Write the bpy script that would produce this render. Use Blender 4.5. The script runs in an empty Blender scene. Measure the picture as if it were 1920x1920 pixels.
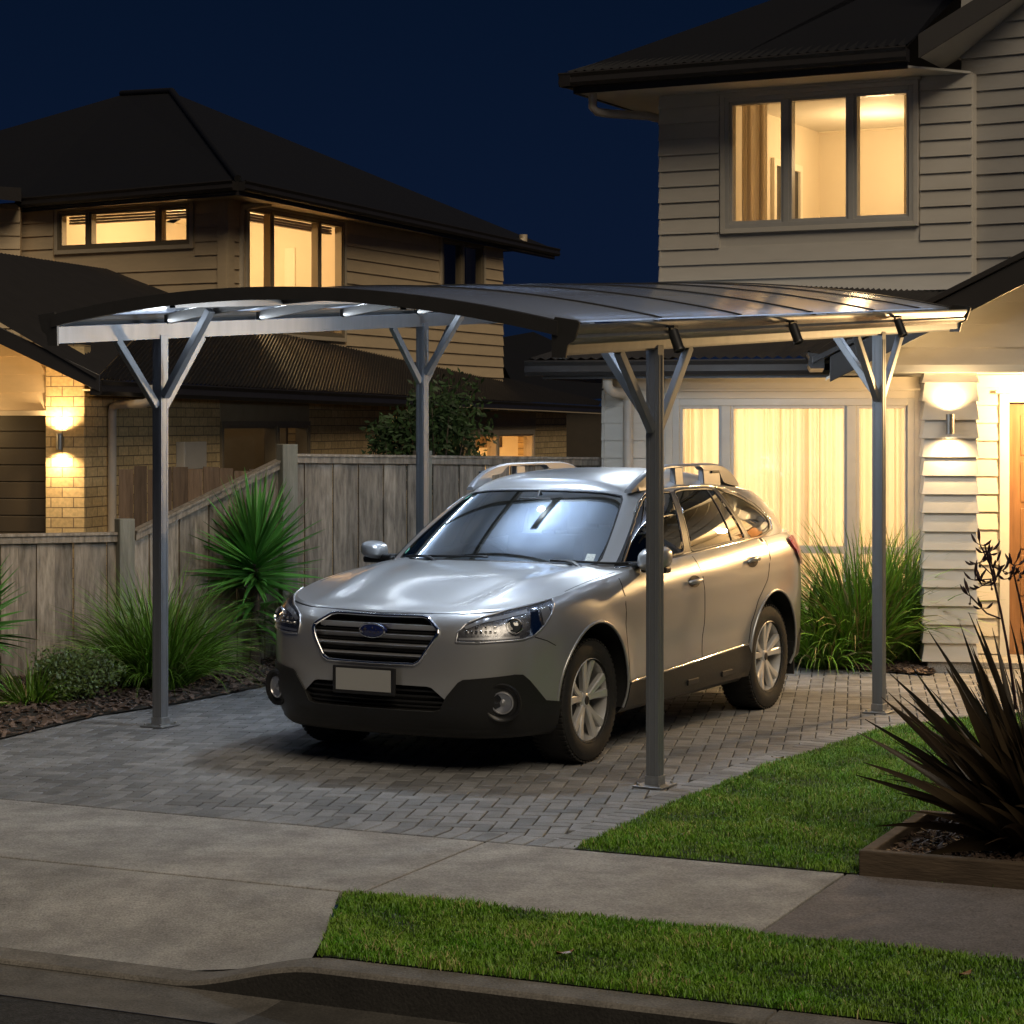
import bpy, bmesh, math, random
import numpy as np
from mathutils import Vector, Matrix
from mathutils.geometry import delaunay_2d_cdt
R = random.Random(7); NR = np.random.default_rng(11)
PI = math.pi
scene = bpy.context.scene
COL = scene.collection
# ------------------------------------------------------------ camera: level, shifted so that the horizon sits high in the frame
FPX, CAMH, HORIZ = 4100.0, 1.9, 790.0           # focal length in photo pixels, eye height, horizon row
cam_data = bpy.data.cameras.new('camera'); cam = bpy.data.objects.new('camera', cam_data); COL.objects.link(cam)
cam.location = (0, 0, CAMH); cam.rotation_euler = (PI/2, 0, 0)
cam_data.sensor_width = 36; cam_data.lens = 36*FPX/1920; cam_data.shift_y = (HORIZ-960)/1920
cam_data.clip_end = 2000; cam_data.clip_start = .1
scene.camera = cam
# ------------------------------------------------------------ night sky
world = bpy.data.worlds.new('World'); scene.world = world; world.use_nodes = True
wn = world.node_tree; wn.nodes.clear()
wo = wn.nodes.new('ShaderNodeOutputWorld'); wb = wn.nodes.new('ShaderNodeBackground')
tc = wn.nodes.new('ShaderNodeTexCoord'); sx = wn.nodes.new('ShaderNodeSeparateXYZ'); cr = wn.nodes.new('ShaderNodeValToRGB')
cr.color_ramp.elements[0].position = 0.0; cr.color_ramp.elements[0].color = (.0036, .0092, .026, 1)
cr.color_ramp.elements[1].position = .30; cr.color_ramp.elements[1].color = (.0010, .0048, .0150, 1)
e_ = cr.color_ramp.elements.new(.08); e_.color = (.0032, .0084, .0265, 1)
e_ = cr.color_ramp.elements.new(1.0); e_.color = (.004, .007, .016, 1)
wn.links.new(tc.outputs['Generated'], sx.inputs[0]); wn.links.new(sx.outputs['Z'], cr.inputs[0])
wn.links.new(cr.outputs[0], wb.inputs[0]); wn.links.new(wb.outputs[0], wo.inputs[0]); wb.inputs[1].default_value = .82
# broad warm fill added behind the camera to lift walls and ground
sd = bpy.data.lights.new('fill_sun', 'SUN'); sd.energy = 1.25; sd.angle = math.radians(35); sd.color = (1.0, .84, .63)
so = bpy.data.objects.new('fill_sun', sd); COL.objects.link(so)
so.rotation_euler = (math.radians(44), 0, math.radians(20))
scene.view_settings.view_transform = 'Standard'; scene.view_settings.look = 'None'
scene.view_settings.exposure = 0.32; scene.view_settings.gamma = 1.0
scene.cycles.use_denoising = True
scene.cycles.max_bounces = 8; scene.cycles.transparent_max_bounces = 12; scene.cycles.sample_clamp_indirect = 4
scene.cycles.caustics_reflective = False; scene.cycles.caustics_refractive = False
WARM = (1.0, .68, .34); COOL = (.80, .90, 1.0)
def lamp(kind, name, loc, power, color, parent=None, direction=None, size=.1, spot=None, blend=.5, size_y=None):
    d = bpy.data.lights.new(name, kind); d.energy = power; d.color = color
    if kind == 'AREA':
        d.size = size
        if size_y: d.shape = 'RECTANGLE'; d.size_y = size_y
    else: d.shadow_soft_size = size
    if kind == 'SPOT': d.spot_size = math.radians(spot); d.spot_blend = blend
    o = bpy.data.objects.new(name, d); COL.objects.link(o)
    o.location = loc
    if direction is not None: o.rotation_euler = Vector(direction).to_track_quat('-Z', 'Y').to_euler()
    if parent is not None:
        o.parent = parent; M = WM[parent].inverted() @ Matrix.LocRotScale(o.location, o.rotation_euler, None)
        o.location = M.to_translation(); o.rotation_euler = M.to_euler()
    return o
# ------------------------------------------------------------ pixels to places
def at(px, py, Y): return Vector(((px-960)/FPX*Y, Y, CAMH-(py-HORIZ)/FPX*Y))
def G(px, py, z=0.0):
    Y = (CAMH-z)*FPX/(py-HORIZ); return Vector(((px-960)/FPX*Y, Y, z))
# ------------------------------------------------------------ things, parts and meshes
WM = {}
def tag(o, label=None, cat=None, group=None, kind=None):
    if label: o['label'] = label
    if cat: o['category'] = cat
    if group: o['group'] = group
    if kind: o['kind'] = kind
    return o
def thing(name, loc, label, cat, group=None, rz=0.0):
    o = bpy.data.objects.new(name, None); COL.objects.link(o); o.empty_display_size = .2
    o.location = loc; o.rotation_euler = (0, 0, rz)
    WM[o] = Matrix.LocRotScale(Vector(loc), o.rotation_euler, None)
    return tag(o, label, cat, group)
class MB:
    def __init__(s): s.v = []; s.f = []; s.var = []; s.n = 0; s.uv = None
    def add(s, vs, fs, var=None):
        b = s.n; vs = [tuple(p) for p in vs]; s.v += vs; s.n += len(vs)
        s.f += [tuple(i+b for i in f) for f in fs]
        s.var += [R.random() if var is None else var]*len(vs); return s
    def hexa(s, p, var=None):      # p: 4 bottom then 4 top
        return s.add(p, [(0,3,2,1),(4,5,6,7),(0,1,5,4),(1,2,6,5),(2,3,7,6),(3,0,4,7)], var)
    def box(s, c, d, rz=0.0, var=None):
        cx, cy, cz = c; x, y, z = d[0]/2, d[1]/2, d[2]/2; ca, sa = math.cos(rz), math.sin(rz)
        q = [(-x,-y,-z),(x,-y,-z),(x,y,-z),(-x,y,-z),(-x,-y,z),(x,-y,z),(x,y,z),(-x,y,z)]
        return s.hexa([(cx+a*ca-b*sa, cy+a*sa+b*ca, cz+e) for a,b,e in q], var)
    def bar(s, a, b, w, h, up=(0,0,1), var=None):
        a, b = Vector(a), Vector(b); d = (b-a).normalized(); sd_ = d.cross(Vector(up)).normalized(); u = sd_.cross(d)
        q = [a-sd_*w/2-u*h/2, a+sd_*w/2-u*h/2, b+sd_*w/2-u*h/2, b-sd_*w/2-u*h/2]
        return s.hexa(q+[p+u*h for p in q], var)
    def tube(s, path, r, seg=8, cap=True, closed=False, var=None):
        P = [Vector(p) for p in path]; n = len(P); rr = r if hasattr(r, '__len__') else [r]*n
        vs = []; prev = None
        for i, p in enumerate(P):
            a = P[(i-1) % n] if (closed or i) else p; b = P[(i+1) % n] if (closed or i < n-1) else p
            d = (b-a).normalized()
            if prev is None:
                u = d.cross(Vector((0,0,1)))
                if u.length < .1: u = d.cross(Vector((1,0,0)))
            else: u = prev - d*prev.dot(d)
            u.normalize(); prev = u; w = d.cross(u)
            vs += [p + (u*math.cos(2*PI*k/seg)+w*math.sin(2*PI*k/seg))*rr[i] for k in range(seg)]
        fs = []
        for i in range(n if closed else n-1):
            j = (i+1) % n
            for k in range(seg): fs.append((i*seg+k, i*seg+(k+1)%seg, j*seg+(k+1)%seg, j*seg+k))
        if cap and not closed: fs += [tuple(range(seg))[::-1], tuple((n-1)*seg+k for k in range(seg))]
        return s.add(vs, fs, var)
    def prism(s, poly, ext, var=None):   # poly: 3d points, ext: vector
        n = len(poly); e = Vector(ext); P = [Vector(p) for p in poly]
        return s.add(P+[p+e for p in P], [tuple(range(n))[::-1], tuple(range(n, 2*n))]+[(i, (i+1)%n, (i+1)%n+n, i+n) for i in range(n)], var)
    def lathe(s, prof, seg, org, axis, ref, a0=0, a1=2*PI, var=None):   # prof: (r, h)
        o = Vector(org); ax = Vector(axis).normalized(); u = Vector(ref).normalized(); w = ax.cross(u)
        full = abs(a1-a0-2*PI) < 1e-6; N = seg if full else seg+1; vs = []
        for k in range(N):
            a = a0+(a1-a0)*k/seg; dr = u*math.cos(a)+w*math.sin(a)
            vs += [o+dr*r_+ax*h_ for r_, h_ in prof]
        m = len(prof); fs = []
        for k in range(seg):
            j = (k+1) % N
            for i in range(m-1): fs.append((k*m+i, j*m+i, j*m+i+1, k*m+i+1))
        return s.add(vs, fs, var)
    def grid(s, pts, var=None):    # pts[i][j]
        a, b = len(pts), len(pts[0])
        return s.add([p for row in pts for p in row], [(i*b+j, i*b+j+1, (i+1)*b+j+1, (i+1)*b+j) for i in range(a-1) for j in range(b-1)], var)
    def build(s, name, mat, parent=None, smooth=None, bevel=0, uv=None, world=True, weld=False, sub=0):
        me = bpy.data.meshes.new(name); V = s.v
        if parent is not None and world:
            M = WM[parent].inverted(); A = np.array(V)@np.array(M.to_3x3()).T + np.array(M.to_translation()); V = [tuple(p) for p in A]
        me.from_pydata(V, [], s.f); me.materials.append(mat)
        at_ = me.attributes.new('var', 'FLOAT', 'POINT'); at_.data.foreach_set('value', s.var)
        if uv is not None:
            ul = me.uv_layers.new(name='UVMap'); d = Vector(uv); li = np.zeros(len(me.loops), int); me.loops.foreach_get('vertex_index', li)
            W_ = np.array(s.v); U = np.stack([W_@np.array(d), W_[:,2]], 1)[li]; ul.data.foreach_set('uv', U.ravel())
        if weld:
            bm = bmesh.new(); bm.from_mesh(me); bmesh.ops.remove_doubles(bm, verts=bm.verts, dist=.0004); bmesh.ops.recalc_face_normals(bm, faces=bm.faces); bm.to_mesh(me); bm.free()
        else:
            if len(s.f) < 60000:
                bm = bmesh.new(); bm.from_mesh(me); bmesh.ops.recalc_face_normals(bm, faces=bm.faces); bm.to_mesh(me); bm.free()
        me.update()
        if smooth is not None:
            me.shade_smooth()
            if smooth < 180: me.set_sharp_from_angle(angle=math.radians(smooth))
        o = bpy.data.objects.new(name, me); COL.objects.link(o)
        if parent is not None: o.parent = parent
        WM[o] = WM[parent].copy() if parent is not None else Matrix.Identity(4)
        if bevel:
            b = o.modifiers.new('bevel', 'BEVEL'); b.width = bevel; b.segments = 2; b.limit_method = 'ANGLE'
        if sub:
            b = o.modifiers.new('sub', 'SUBSURF'); b.levels = sub; b.render_levels = sub
        return o
def strip_light(name, p0, p1, direction, power, color, parent, width=.02):
    p0, p1 = Vector(p0), Vector(p1); z_ = -Vector(direction).normalized(); x_ = (p1-p0).normalized(); y_ = z_.cross(x_).normalized(); z_ = x_.cross(y_)
    d = bpy.data.lights.new(name, 'AREA'); d.energy = power; d.color = color; d.shape = 'RECTANGLE'; d.size = (p1-p0).length; d.size_y = width
    o = bpy.data.objects.new(name, d); COL.objects.link(o); o.parent = parent; m = Matrix((x_, y_, z_)).transposed().to_4x4(); m.translation = (p0+p1)/2
    m = WM[parent].inverted() @ m; o.location = m.to_translation(); o.rotation_euler = m.to_euler(); return o
def copy_thing(root, loc, rz=0.0, label=None):
    def cp(o, par):
        c = o.copy(); COL.objects.link(c); c.parent = par
        for ch in list(o.children): cp(ch, c)
        return c
    c = cp(root, None); c.location = loc; c.rotation_euler = (0, 0, rz)
    WM[c] = Matrix.LocRotScale(Vector(loc), c.rotation_euler, None)
    if label: c['label'] = label
    return c
# ------------------------------------------------------------ materials
def mat(name, col, rough=.6, metal=0.0, noise=0.0, scale=8.0, stretch=None, bump=0.0, bscale=None, var=0.0, coat=0.0, spec=None, col2=None, trans=0.0, coords='Object', coat_rough=.03, detail=6, grain=0.0, gscale=240, rare=None, blotch=0.0):
    m = bpy.data.materials.new(name); m.use_nodes = True; nt = m.node_tree; b = nt.nodes['Principled BSDF']
    b.inputs['Roughness'].default_value = rough; b.inputs['Metallic'].default_value = metal
    b.inputs['Coat Weight'].default_value = coat; b.inputs['Coat Roughness'].default_value = coat_rough
    if spec is not None: b.inputs['Specular IOR Level'].default_value = spec
    if trans: b.inputs['Transmission Weight'].default_value = trans
    c = nt.nodes.new('ShaderNodeRGB'); c.outputs[0].default_value = (*col, 1); out = c.outputs[0]
    L = nt.links; t = nt.nodes.new('ShaderNodeTexCoord'); mp = nt.nodes.new('ShaderNodeMapping'); L.new(t.outputs[coords], mp.inputs[0])
    if stretch: mp.inputs['Scale'].default_value = stretch
    if noise or col2:
        n = nt.nodes.new('ShaderNodeTexNoise'); n.inputs['Scale'].default_value = scale; n.inputs['Detail'].default_value = detail; n.inputs['Roughness'].default_value = .62
        L.new(mp.outputs[0], n.inputs['Vector'])
        rp = nt.nodes.new('ShaderNodeMapRange'); rp.inputs['From Min'].default_value = .32; rp.inputs['From Max'].default_value = .68; L.new(n.outputs[0], rp.inputs['Value'])
        mx = nt.nodes.new('ShaderNodeMix'); mx.data_type = 'RGBA'
        mx.inputs['A'].default_value = (*col, 1); c2 = col2 if col2 else tuple(x*(1-noise) for x in col); mx.inputs['B'].default_value = (*c2, 1)
        L.new(rp.outputs[0], mx.inputs['Factor']); out = mx.outputs['Result']
        rm = nt.nodes.new('ShaderNodeMapRange'); rm.inputs['To Min'].default_value = rough*.85; rm.inputs['To Max'].default_value = min(1, rough*1.15)
        L.new(n.outputs[0], rm.inputs['Value']); L.new(rm.outputs[0], b.inputs['Roughness'])
    if var:
        a = nt.nodes.new('ShaderNodeAttribute'); a.attribute_name = 'var'
        mr = nt.nodes.new('ShaderNodeMapRange'); mr.inputs['To Min'].default_value = 1-var; mr.inputs['To Max'].default_value = 1+var*.6
        L.new(a.outputs['Fac'], mr.inputs['Value'])
        vm = nt.nodes.new('ShaderNodeVectorMath'); vm.operation = 'SCALE'; L.new(out, vm.inputs[0]); L.new(mr.outputs[0], vm.inputs['Scale']); out = vm.outputs[0]
    if rare:
        ra_ = nt.nodes.new('ShaderNodeAttribute'); ra_.attribute_name = 'var'; lt = nt.nodes.new('ShaderNodeMath'); lt.operation = 'GREATER_THAN'; lt.inputs[1].default_value = .97; L.new(ra_.outputs['Fac'], lt.inputs[0])
        rx = nt.nodes.new('ShaderNodeMix'); rx.data_type = 'RGBA'; L.new(lt.outputs[0], rx.inputs['Factor']); L.new(out, rx.inputs['A']); rx.inputs['B'].default_value = (*rare, 1); out = rx.outputs['Result']
    if blotch:
        bn_ = nt.nodes.new('ShaderNodeTexNoise'); bn_.inputs['Scale'].default_value = 1.1; bn_.inputs['Detail'].default_value = 7; bn_.inputs['Roughness'].default_value = .7; L.new(mp.outputs[0], bn_.inputs['Vector'])
        br_ = nt.nodes.new('ShaderNodeMapRange'); br_.inputs['From Min'].default_value = .35; br_.inputs['From Max'].default_value = .62; br_.inputs['To Min'].default_value = 1-blotch; br_.inputs['To Max'].default_value = 1.0
        L.new(bn_.outputs[0], br_.inputs['Value']); bv_ = nt.nodes.new('ShaderNodeVectorMath'); bv_.operation = 'SCALE'; L.new(out, bv_.inputs[0]); L.new(br_.outputs[0], bv_.inputs['Scale']); out = bv_.outputs[0]
    if grain:
        gn = nt.nodes.new('ShaderNodeTexNoise'); gn.inputs['Scale'].default_value = gscale; gn.inputs['Detail'].default_value = 3; L.new(mp.outputs[0], gn.inputs['Vector'])
        gr = nt.nodes.new('ShaderNodeMapRange'); gr.inputs['From Min'].default_value = .3; gr.inputs['From Max'].default_value = .7; gr.inputs['To Min'].default_value = 1-grain; gr.inputs['To Max'].default_value = 1+grain
        L.new(gn.outputs[0], gr.inputs['Value']); gv = nt.nodes.new('ShaderNodeVectorMath'); gv.operation = 'SCALE'; L.new(out, gv.inputs[0]); L.new(gr.outputs[0], gv.inputs['Scale']); out = gv.outputs[0]
    L.new(out, b.inputs['Base Color'])
    if bump:
        n2 = nt.nodes.new('ShaderNodeTexNoise'); n2.inputs['Scale'].default_value = bscale or scale*4; n2.inputs['Detail'].default_value = 4; L.new(mp.outputs[0], n2.inputs['Vector'])
        bp = nt.nodes.new('ShaderNodeBump'); bp.inputs['Strength'].default_value = bump; bp.inputs['Distance'].default_value = .01
        L.new(n2.outputs[0], bp.inputs['Height']); L.new(bp.outputs[0], b.inputs['Normal'])
    return m
def emit(name, col, s):
    m = bpy.data.materials.new(name); m.use_nodes = True; nt = m.node_tree; nt.nodes.clear()
    o = nt.nodes.new('ShaderNodeOutputMaterial'); e = nt.nodes.new('ShaderNodeEmission'); e.inputs[0].default_value = (*col, 1); e.inputs[1].default_value = s
    nt.links.new(e.outputs[0], o.inputs[0]); return m
def two_sided_fresnel(nt, ior):
    g = nt.nodes.new('ShaderNodeNewGeometry'); m_ = nt.nodes.new('ShaderNodeMapRange'); m_.inputs['To Min'].default_value = ior; m_.inputs['To Max'].default_value = 1/ior
    f = nt.nodes.new('ShaderNodeFresnel'); nt.links.new(g.outputs['Backfacing'], m_.inputs['Value']); nt.links.new(m_.outputs[0], f.inputs[0]); return f
def glass(name, tint, refl=1.45, floor=0.0, rough=0.0, gcol=(1,1,1)):
    m = bpy.data.materials.new(name); m.use_nodes = True; nt = m.node_tree; nt.nodes.clear(); L = nt.links
    o = nt.nodes.new('ShaderNodeOutputMaterial'); t = nt.nodes.new('ShaderNodeBsdfTransparent'); t.inputs[0].default_value = (*tint, 1)
    g = nt.nodes.new('ShaderNodeBsdfGlossy'); g.inputs['Roughness'].default_value = rough; g.inputs['Color'].default_value = (*gcol, 1)
    fr = two_sided_fresnel(nt, refl)
    mr = nt.nodes.new('ShaderNodeMapRange'); mr.inputs['To Min'].default_value = floor; L.new(fr.outputs[0], mr.inputs['Value'])
    mx = nt.nodes.new('ShaderNodeMixShader'); L.new(mr.outputs[0], mx.inputs[0]); L.new(t.outputs[0], mx.inputs[1]); L.new(g.outputs[0], mx.inputs[2]); L.new(mx.outputs[0], o.inputs[0])
    return m
def brick(name, c1, c2, mortar, w, h):
    m = bpy.data.materials.new(name); m.use_nodes = True; nt = m.node_tree; b = nt.nodes['Principled BSDF']; L = nt.links
    u = nt.nodes.new('ShaderNodeUVMap'); br = nt.nodes.new('ShaderNodeTexBrick'); L.new(u.outputs[0], br.inputs['Vector'])
    br.inputs['Color1'].default_value = (*c1, 1); br.inputs['Color2'].default_value = (*c2, 1); br.inputs['Mortar'].default_value = (*mortar, 1)
    br.inputs['Scale'].default_value = 1; br.inputs['Mortar Size'].default_value = .0045; br.inputs['Mortar Smooth'].default_value = .2
    br.inputs['Brick Width'].default_value = w; br.inputs['Row Height'].default_value = h
    n = nt.nodes.new('ShaderNodeTexNoise'); n.inputs['Scale'].default_value = 30; L.new(u.outputs[0], n.inputs['Vector'])
    vm = nt.nodes.new('ShaderNodeVectorMath'); vm.operation = 'SCALE'; mr = nt.nodes.new('ShaderNodeMapRange'); mr.inputs['To Min'].default_value = .6; mr.inputs['To Max'].default_value = 1.4
    L.new(n.outputs[0], mr.inputs['Value']); L.new(br.outputs[0], vm.inputs[0]); L.new(mr.outputs[0], vm.inputs['Scale']); L.new(vm.outputs[0], b.inputs['Base Color'])
    b.inputs['Roughness'].default_value = .85
    bp = nt.nodes.new('ShaderNodeBump'); bp.inputs['Strength'].default_value = .8; bp.inputs['Distance'].default_value = .008; bp.invert = True
    L.new(br.outputs['Fac'], bp.inputs['Height']); L.new(bp.outputs[0], b.inputs['Normal']); return m
m_concrete = mat('concrete', (.44,.425,.40), .85, noise=.40, scale=4.5, bump=.4, bscale=90, grain=.30, gscale=110, blotch=.25)
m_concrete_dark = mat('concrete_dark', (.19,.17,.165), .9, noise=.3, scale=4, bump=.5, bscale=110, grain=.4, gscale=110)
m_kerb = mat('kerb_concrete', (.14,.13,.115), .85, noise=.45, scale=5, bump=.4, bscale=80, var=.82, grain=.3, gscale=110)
m_asphalt = mat('asphalt', (.04,.038,.036), .9, noise=.5, scale=20, bump=.6, bscale=120, grain=.7, gscale=120)
m_paver = mat('paver', (.265,.265,.265), .72, noise=.28, scale=7, bump=.3, bscale=70, var=.34, grain=.22, gscale=150, blotch=.3)
m_joint = mat('paver_joint', (.045,.042,.04), .95)
m_soil = mat('soil', (.045,.038,.03), .95, noise=.5, scale=12, bump=.5)
m_mulch = mat('mulch', (.17,.115,.085), .75, noise=.4, scale=20, var=.55)
m_grass = mat('grass_blade', (.10,.29,.012), .5, var=.55, noise=.4, scale=3.0, col2=(.19,.33,.03), rare=(.42,.36,.16), coords='Object')
m_grass_base = mat('grass_soil', (.028,.05,.012), .95, noise=.5, scale=10)
m_strap = mat('strap_leaf', (.17,.33,.035), .42, var=.55)
m_straw = mat('dry_leaf', (.33,.27,.12), .6, var=.4)
m_yucca = mat('yucca_leaf', (.10,.30,.05), .38, var=.45)
m_phorm = mat('bronze_flax_leaf', (.045,.032,.018), .33, var=.65)
m_phormd = mat('dry_flax_leaf', (.24,.14,.07), .5, var=.5)
m_bush = mat('bush_leaf', (.09,.13,.025), .5, var=.55)
m_tree = mat('tree_leaf', (.03,.06,.018), .5, var=.55)
m_bark = mat('bark', (.12,.085,.06), .9, noise=.5, scale=30, bump=.5)
m_white = mat('white_paint', (.62,.60,.56), .55, noise=.06, scale=14, bump=.04, bscale=60)
m_white_soffit = mat('soffit_paint', (.70,.67,.60), .7, noise=.05, scale=5)
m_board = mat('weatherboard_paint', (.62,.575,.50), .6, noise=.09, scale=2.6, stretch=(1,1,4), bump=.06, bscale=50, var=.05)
m_board_darker = mat('darker_weatherboard', (.40,.38,.35), .6, noise=.09, scale=2.6, stretch=(1,1,4), bump=.06, bscale=50, var=.05)  # greyer, darker version of the weatherboard colour
m_board_far = mat('far_weatherboard_paint', (.68,.52,.32), .6, noise=.12, scale=2.6, stretch=(1,1,4), bump=.05, bscale=50, var=.06)
m_trim_far = mat('far_trim_paint', (.56,.46,.32), .55, noise=.1, scale=8)
m_roofing = mat('dark_roofing', (.007,.007,.008), .55, metal=.0, noise=.3, scale=3, spec=.5)
m_roofing_right = mat('corrugated_steel_roofing', (.02,.018,.018), .6, noise=.25, scale=4, spec=.35)
m_gutter = mat('dark_gutter_paint', (.026,.023,.022), .38, noise=.2, scale=6)
m_brick = brick('cream_brick', (.68,.50,.25), (.54,.39,.19), (.19,.13,.08), .21, .0925)
m_render = mat('rendered_wall', (.38,.31,.20), .8, noise=.1, scale=6, bump=.15)
m_pipe = mat('downpipe_plastic', (.55,.49,.42), .4, noise=.1, scale=4)
m_frame = mat('window_aluminium', (.52,.50,.46), .42, metal=.1, noise=.08, scale=10)
m_frame_far = mat('far_window_aluminium', (.24,.19,.12), .45, metal=.1, noise=.08, scale=10)
m_room = mat('room_wall', (.80,.72,.58), .8, noise=.03, scale=3)
m_roomtrim = mat('room_trim', (.86,.80,.68), .5)
m_drape = mat('drape_fabric', (.42,.34,.25), .9, noise=.15, scale=40)
m_garage = mat('garage_door_paint', (.050,.038,.024), .5, noise=.2, scale=4)
m_wood_door = mat('stained_timber_door', (.25,.125,.055), .45, noise=.35, scale=5, stretch=(6,6,.5), coat=.3)
m_wood = mat('weathered_timber', (.43,.36,.28), .85, noise=.62, scale=6, stretch=(5,5,.8), bump=.35, bscale=16, var=.34)
m_wood_brown = mat('brown_timber', (.20,.13,.08), .85, noise=.55, scale=5, stretch=(7,7,.55), bump=.3, bscale=16, var=.35)
m_post = mat('fence_post_timber', (.27,.26,.21), .85, noise=.35, scale=6, stretch=(5,5,.6), bump=.3, bscale=20)
m_sleeper = mat('planter_timber', (.105,.075,.048), .85, noise=.5, scale=4, stretch=(1,1,5), bump=.4, bscale=20)
m_steel = mat('powder_coated_aluminium', (.23,.245,.265), .42, metal=.55, noise=.12, scale=18, stretch=(1,1,.15))
m_steel_dk = mat('charcoal_aluminium', (.075,.072,.068), .4, metal=.4, noise=.2, scale=6)
m_galv = mat('galvanised_plate', (.42,.43,.44), .4, metal=.8, noise=.25, scale=25)
m_black = mat('black_plastic', (.014,.014,.015), .45)
m_sconce = mat('sconce_metal', (.30,.28,.25), .35, metal=.8)
m_pane = glass('window_glass', (.96,.96,.95), 1.45)
m_bulb = emit('warm_lamp_glow', (1.0,.80,.50), 14)
m_led_dim = emit('dim_led_glow', (.80,.92,1.0), 2)
m_added_led = emit('added_led_glow', (.80,.92,1.0), 9)  # glow of the added carport battens
# ---------------------------------------------------------------- car surface functions (metres, x forward, y left, z up)
def pch(xs, ys):
    xs = np.array(xs, float); ys = np.array(ys, float)
    h = np.diff(xs); d = np.diff(ys) / h
    m = np.zeros_like(xs); m[0] = d[0]; m[-1] = d[-1]
    for i in range(1, len(xs) - 1):
        if d[i-1] * d[i] > 0:
            w1 = 2*h[i] + h[i-1]; w2 = h[i] + 2*h[i-1]
            m[i] = (w1 + w2) / (w1/d[i-1] + w2/d[i])
    def f(x):
        x = np.clip(np.asarray(x, float), xs[0], xs[-1])
        i = np.clip(np.searchsorted(xs, x, side='right') - 1, 0, len(xs) - 2)
        t = (x - xs[i]) / h[i]
        return (ys[i]*(1+2*t)*(1-t)**2 + m[i]*h[i]*t*(1-t)**2 + ys[i+1]*t*t*(3-2*t) + m[i+1]*h[i]*t*t*(t-1))
    return f
def sstep(a, b, x):
    t = np.clip((np.asarray(x, float) - a) / (b - a), 0, 1); return t*t*(3-2*t)
XF, XR = 1.42, -1.19            # axles
XC, XB = 1.30, -1.30            # where the plan corners begin
def corner_table(n):
    th = np.linspace(0, math.pi/2, 2001)
    a = np.sin(th)**(2/n); b = np.cos(th)**(2/n); b[-1] = 0; a[0] = 0
    s = np.concatenate([[0], np.cumsum(np.hypot(np.diff(a), 0.92*np.diff(b)))])
    return s/s[-1], a, b
TF = corner_table(3.3); TR = corner_table(3.2)
LF, LR = 1.70, 1.62
UF, UR = XC + LF, XB - LR
ztop_x = pch([-2.2,-1.8,-1.2,-.2,.85,1.0,1.25,1.5,1.72,1.95,2.08,2.16], [1.15,1.148,1.13,1.087,1.035,1.022,1.0,.972,.94,.905,.885,.868])
Wt = pch([0,.08,.18,.3,.45,.62,.74,.84,.91,.96,1.0], [.86,.89,.905,.912,.918,.925,.926,.914,.896,.873,.842])
Xnt = pch([0,.12,.28,.5,.75,.86,.92,.97,1.0], [2.2,2.27,2.30,2.31,2.30,2.275,2.245,2.205,2.16])
Xrt = pch([0,.15,.35,.55,.75,1.0], [-2.06,-2.16,-2.18,-2.17,-2.14,-2.08])
Z0 = .2
def corner(u):
    tf = np.clip((u-XC)/LF, 0, 1); tr = np.clip((XB-u)/LR, 0, 1)
    af = np.interp(tf, TF[0], TF[1]); bf = np.interp(tf, TF[0], TF[2])
    ar = np.interp(tr, TR[0], TR[1]); br = np.interp(tr, TR[0], TR[2])
    return af, bf, ar, br
def xnom(u):
    af, bf, ar, br = corner(u)
    return np.clip(u, XB, XC) + af*(2.30-XC) + ar*(-2.16-XB)
def u_of_x(x):
    uu = np.linspace(UR, UF, 4000); return float(np.interp(x, xnom(uu), uu))
def ztop_u(u):
    af, bf, ar, br = corner(u)
    return ztop_x(np.clip(u, XB, XC) + af*(2.16-XC) + ar*(-2.1-XB))
def shell(u, z):
    u = np.asarray(u, float); z = np.asarray(z, float)
    af, bf, ar, br = corner(u); zt = ztop_u(u)
    t = np.clip((z-Z0)/(zt-Z0), 0, 1)
    x = np.clip(u, XB, XC) + af*(Xnt(t)-XC) + ar*(Xrt(t)-XB)
    w = Wt(t)
    # door sculpting, wheel arch flares
    xn = xnom(u)
    w = w - .012*sstep(.35,.5,z)*sstep(.68,.55,z)*sstep(1.05,.7,xn)*sstep(-.95,-.6,xn)
    for xa in (XF, XR):
        d = np.hypot(xn-xa, z-.35)
        w = w + .016*np.exp(-((d-.40)/.07)**2)*sstep(.2,.4,z)
    w = w + .007*np.exp(-((z-(ztop_x(xn)-.125))/.018)**2)*sstep(1.9,1.2,xn)
    y = w*bf*br
    return np.stack([x, y, z + 0*x], -1)
def shell_n(u, z, off):
    e = 1e-3
    p = shell(u, z); a = shell(np.minimum(u+e,UF), z)-shell(np.maximum(u-e,UR), z); b = shell(u, z+e)-shell(u, z-e)
    n = np.cross(b, a); n /= np.maximum(np.linalg.norm(n, axis=-1, keepdims=True), 1e-9)
    flip = np.where((n[...,1] + .6*n[...,0]*np.sign(p[...,0]) < 0), -1.0, 1.0)[...,None]
    return p + n*flip*off
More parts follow.
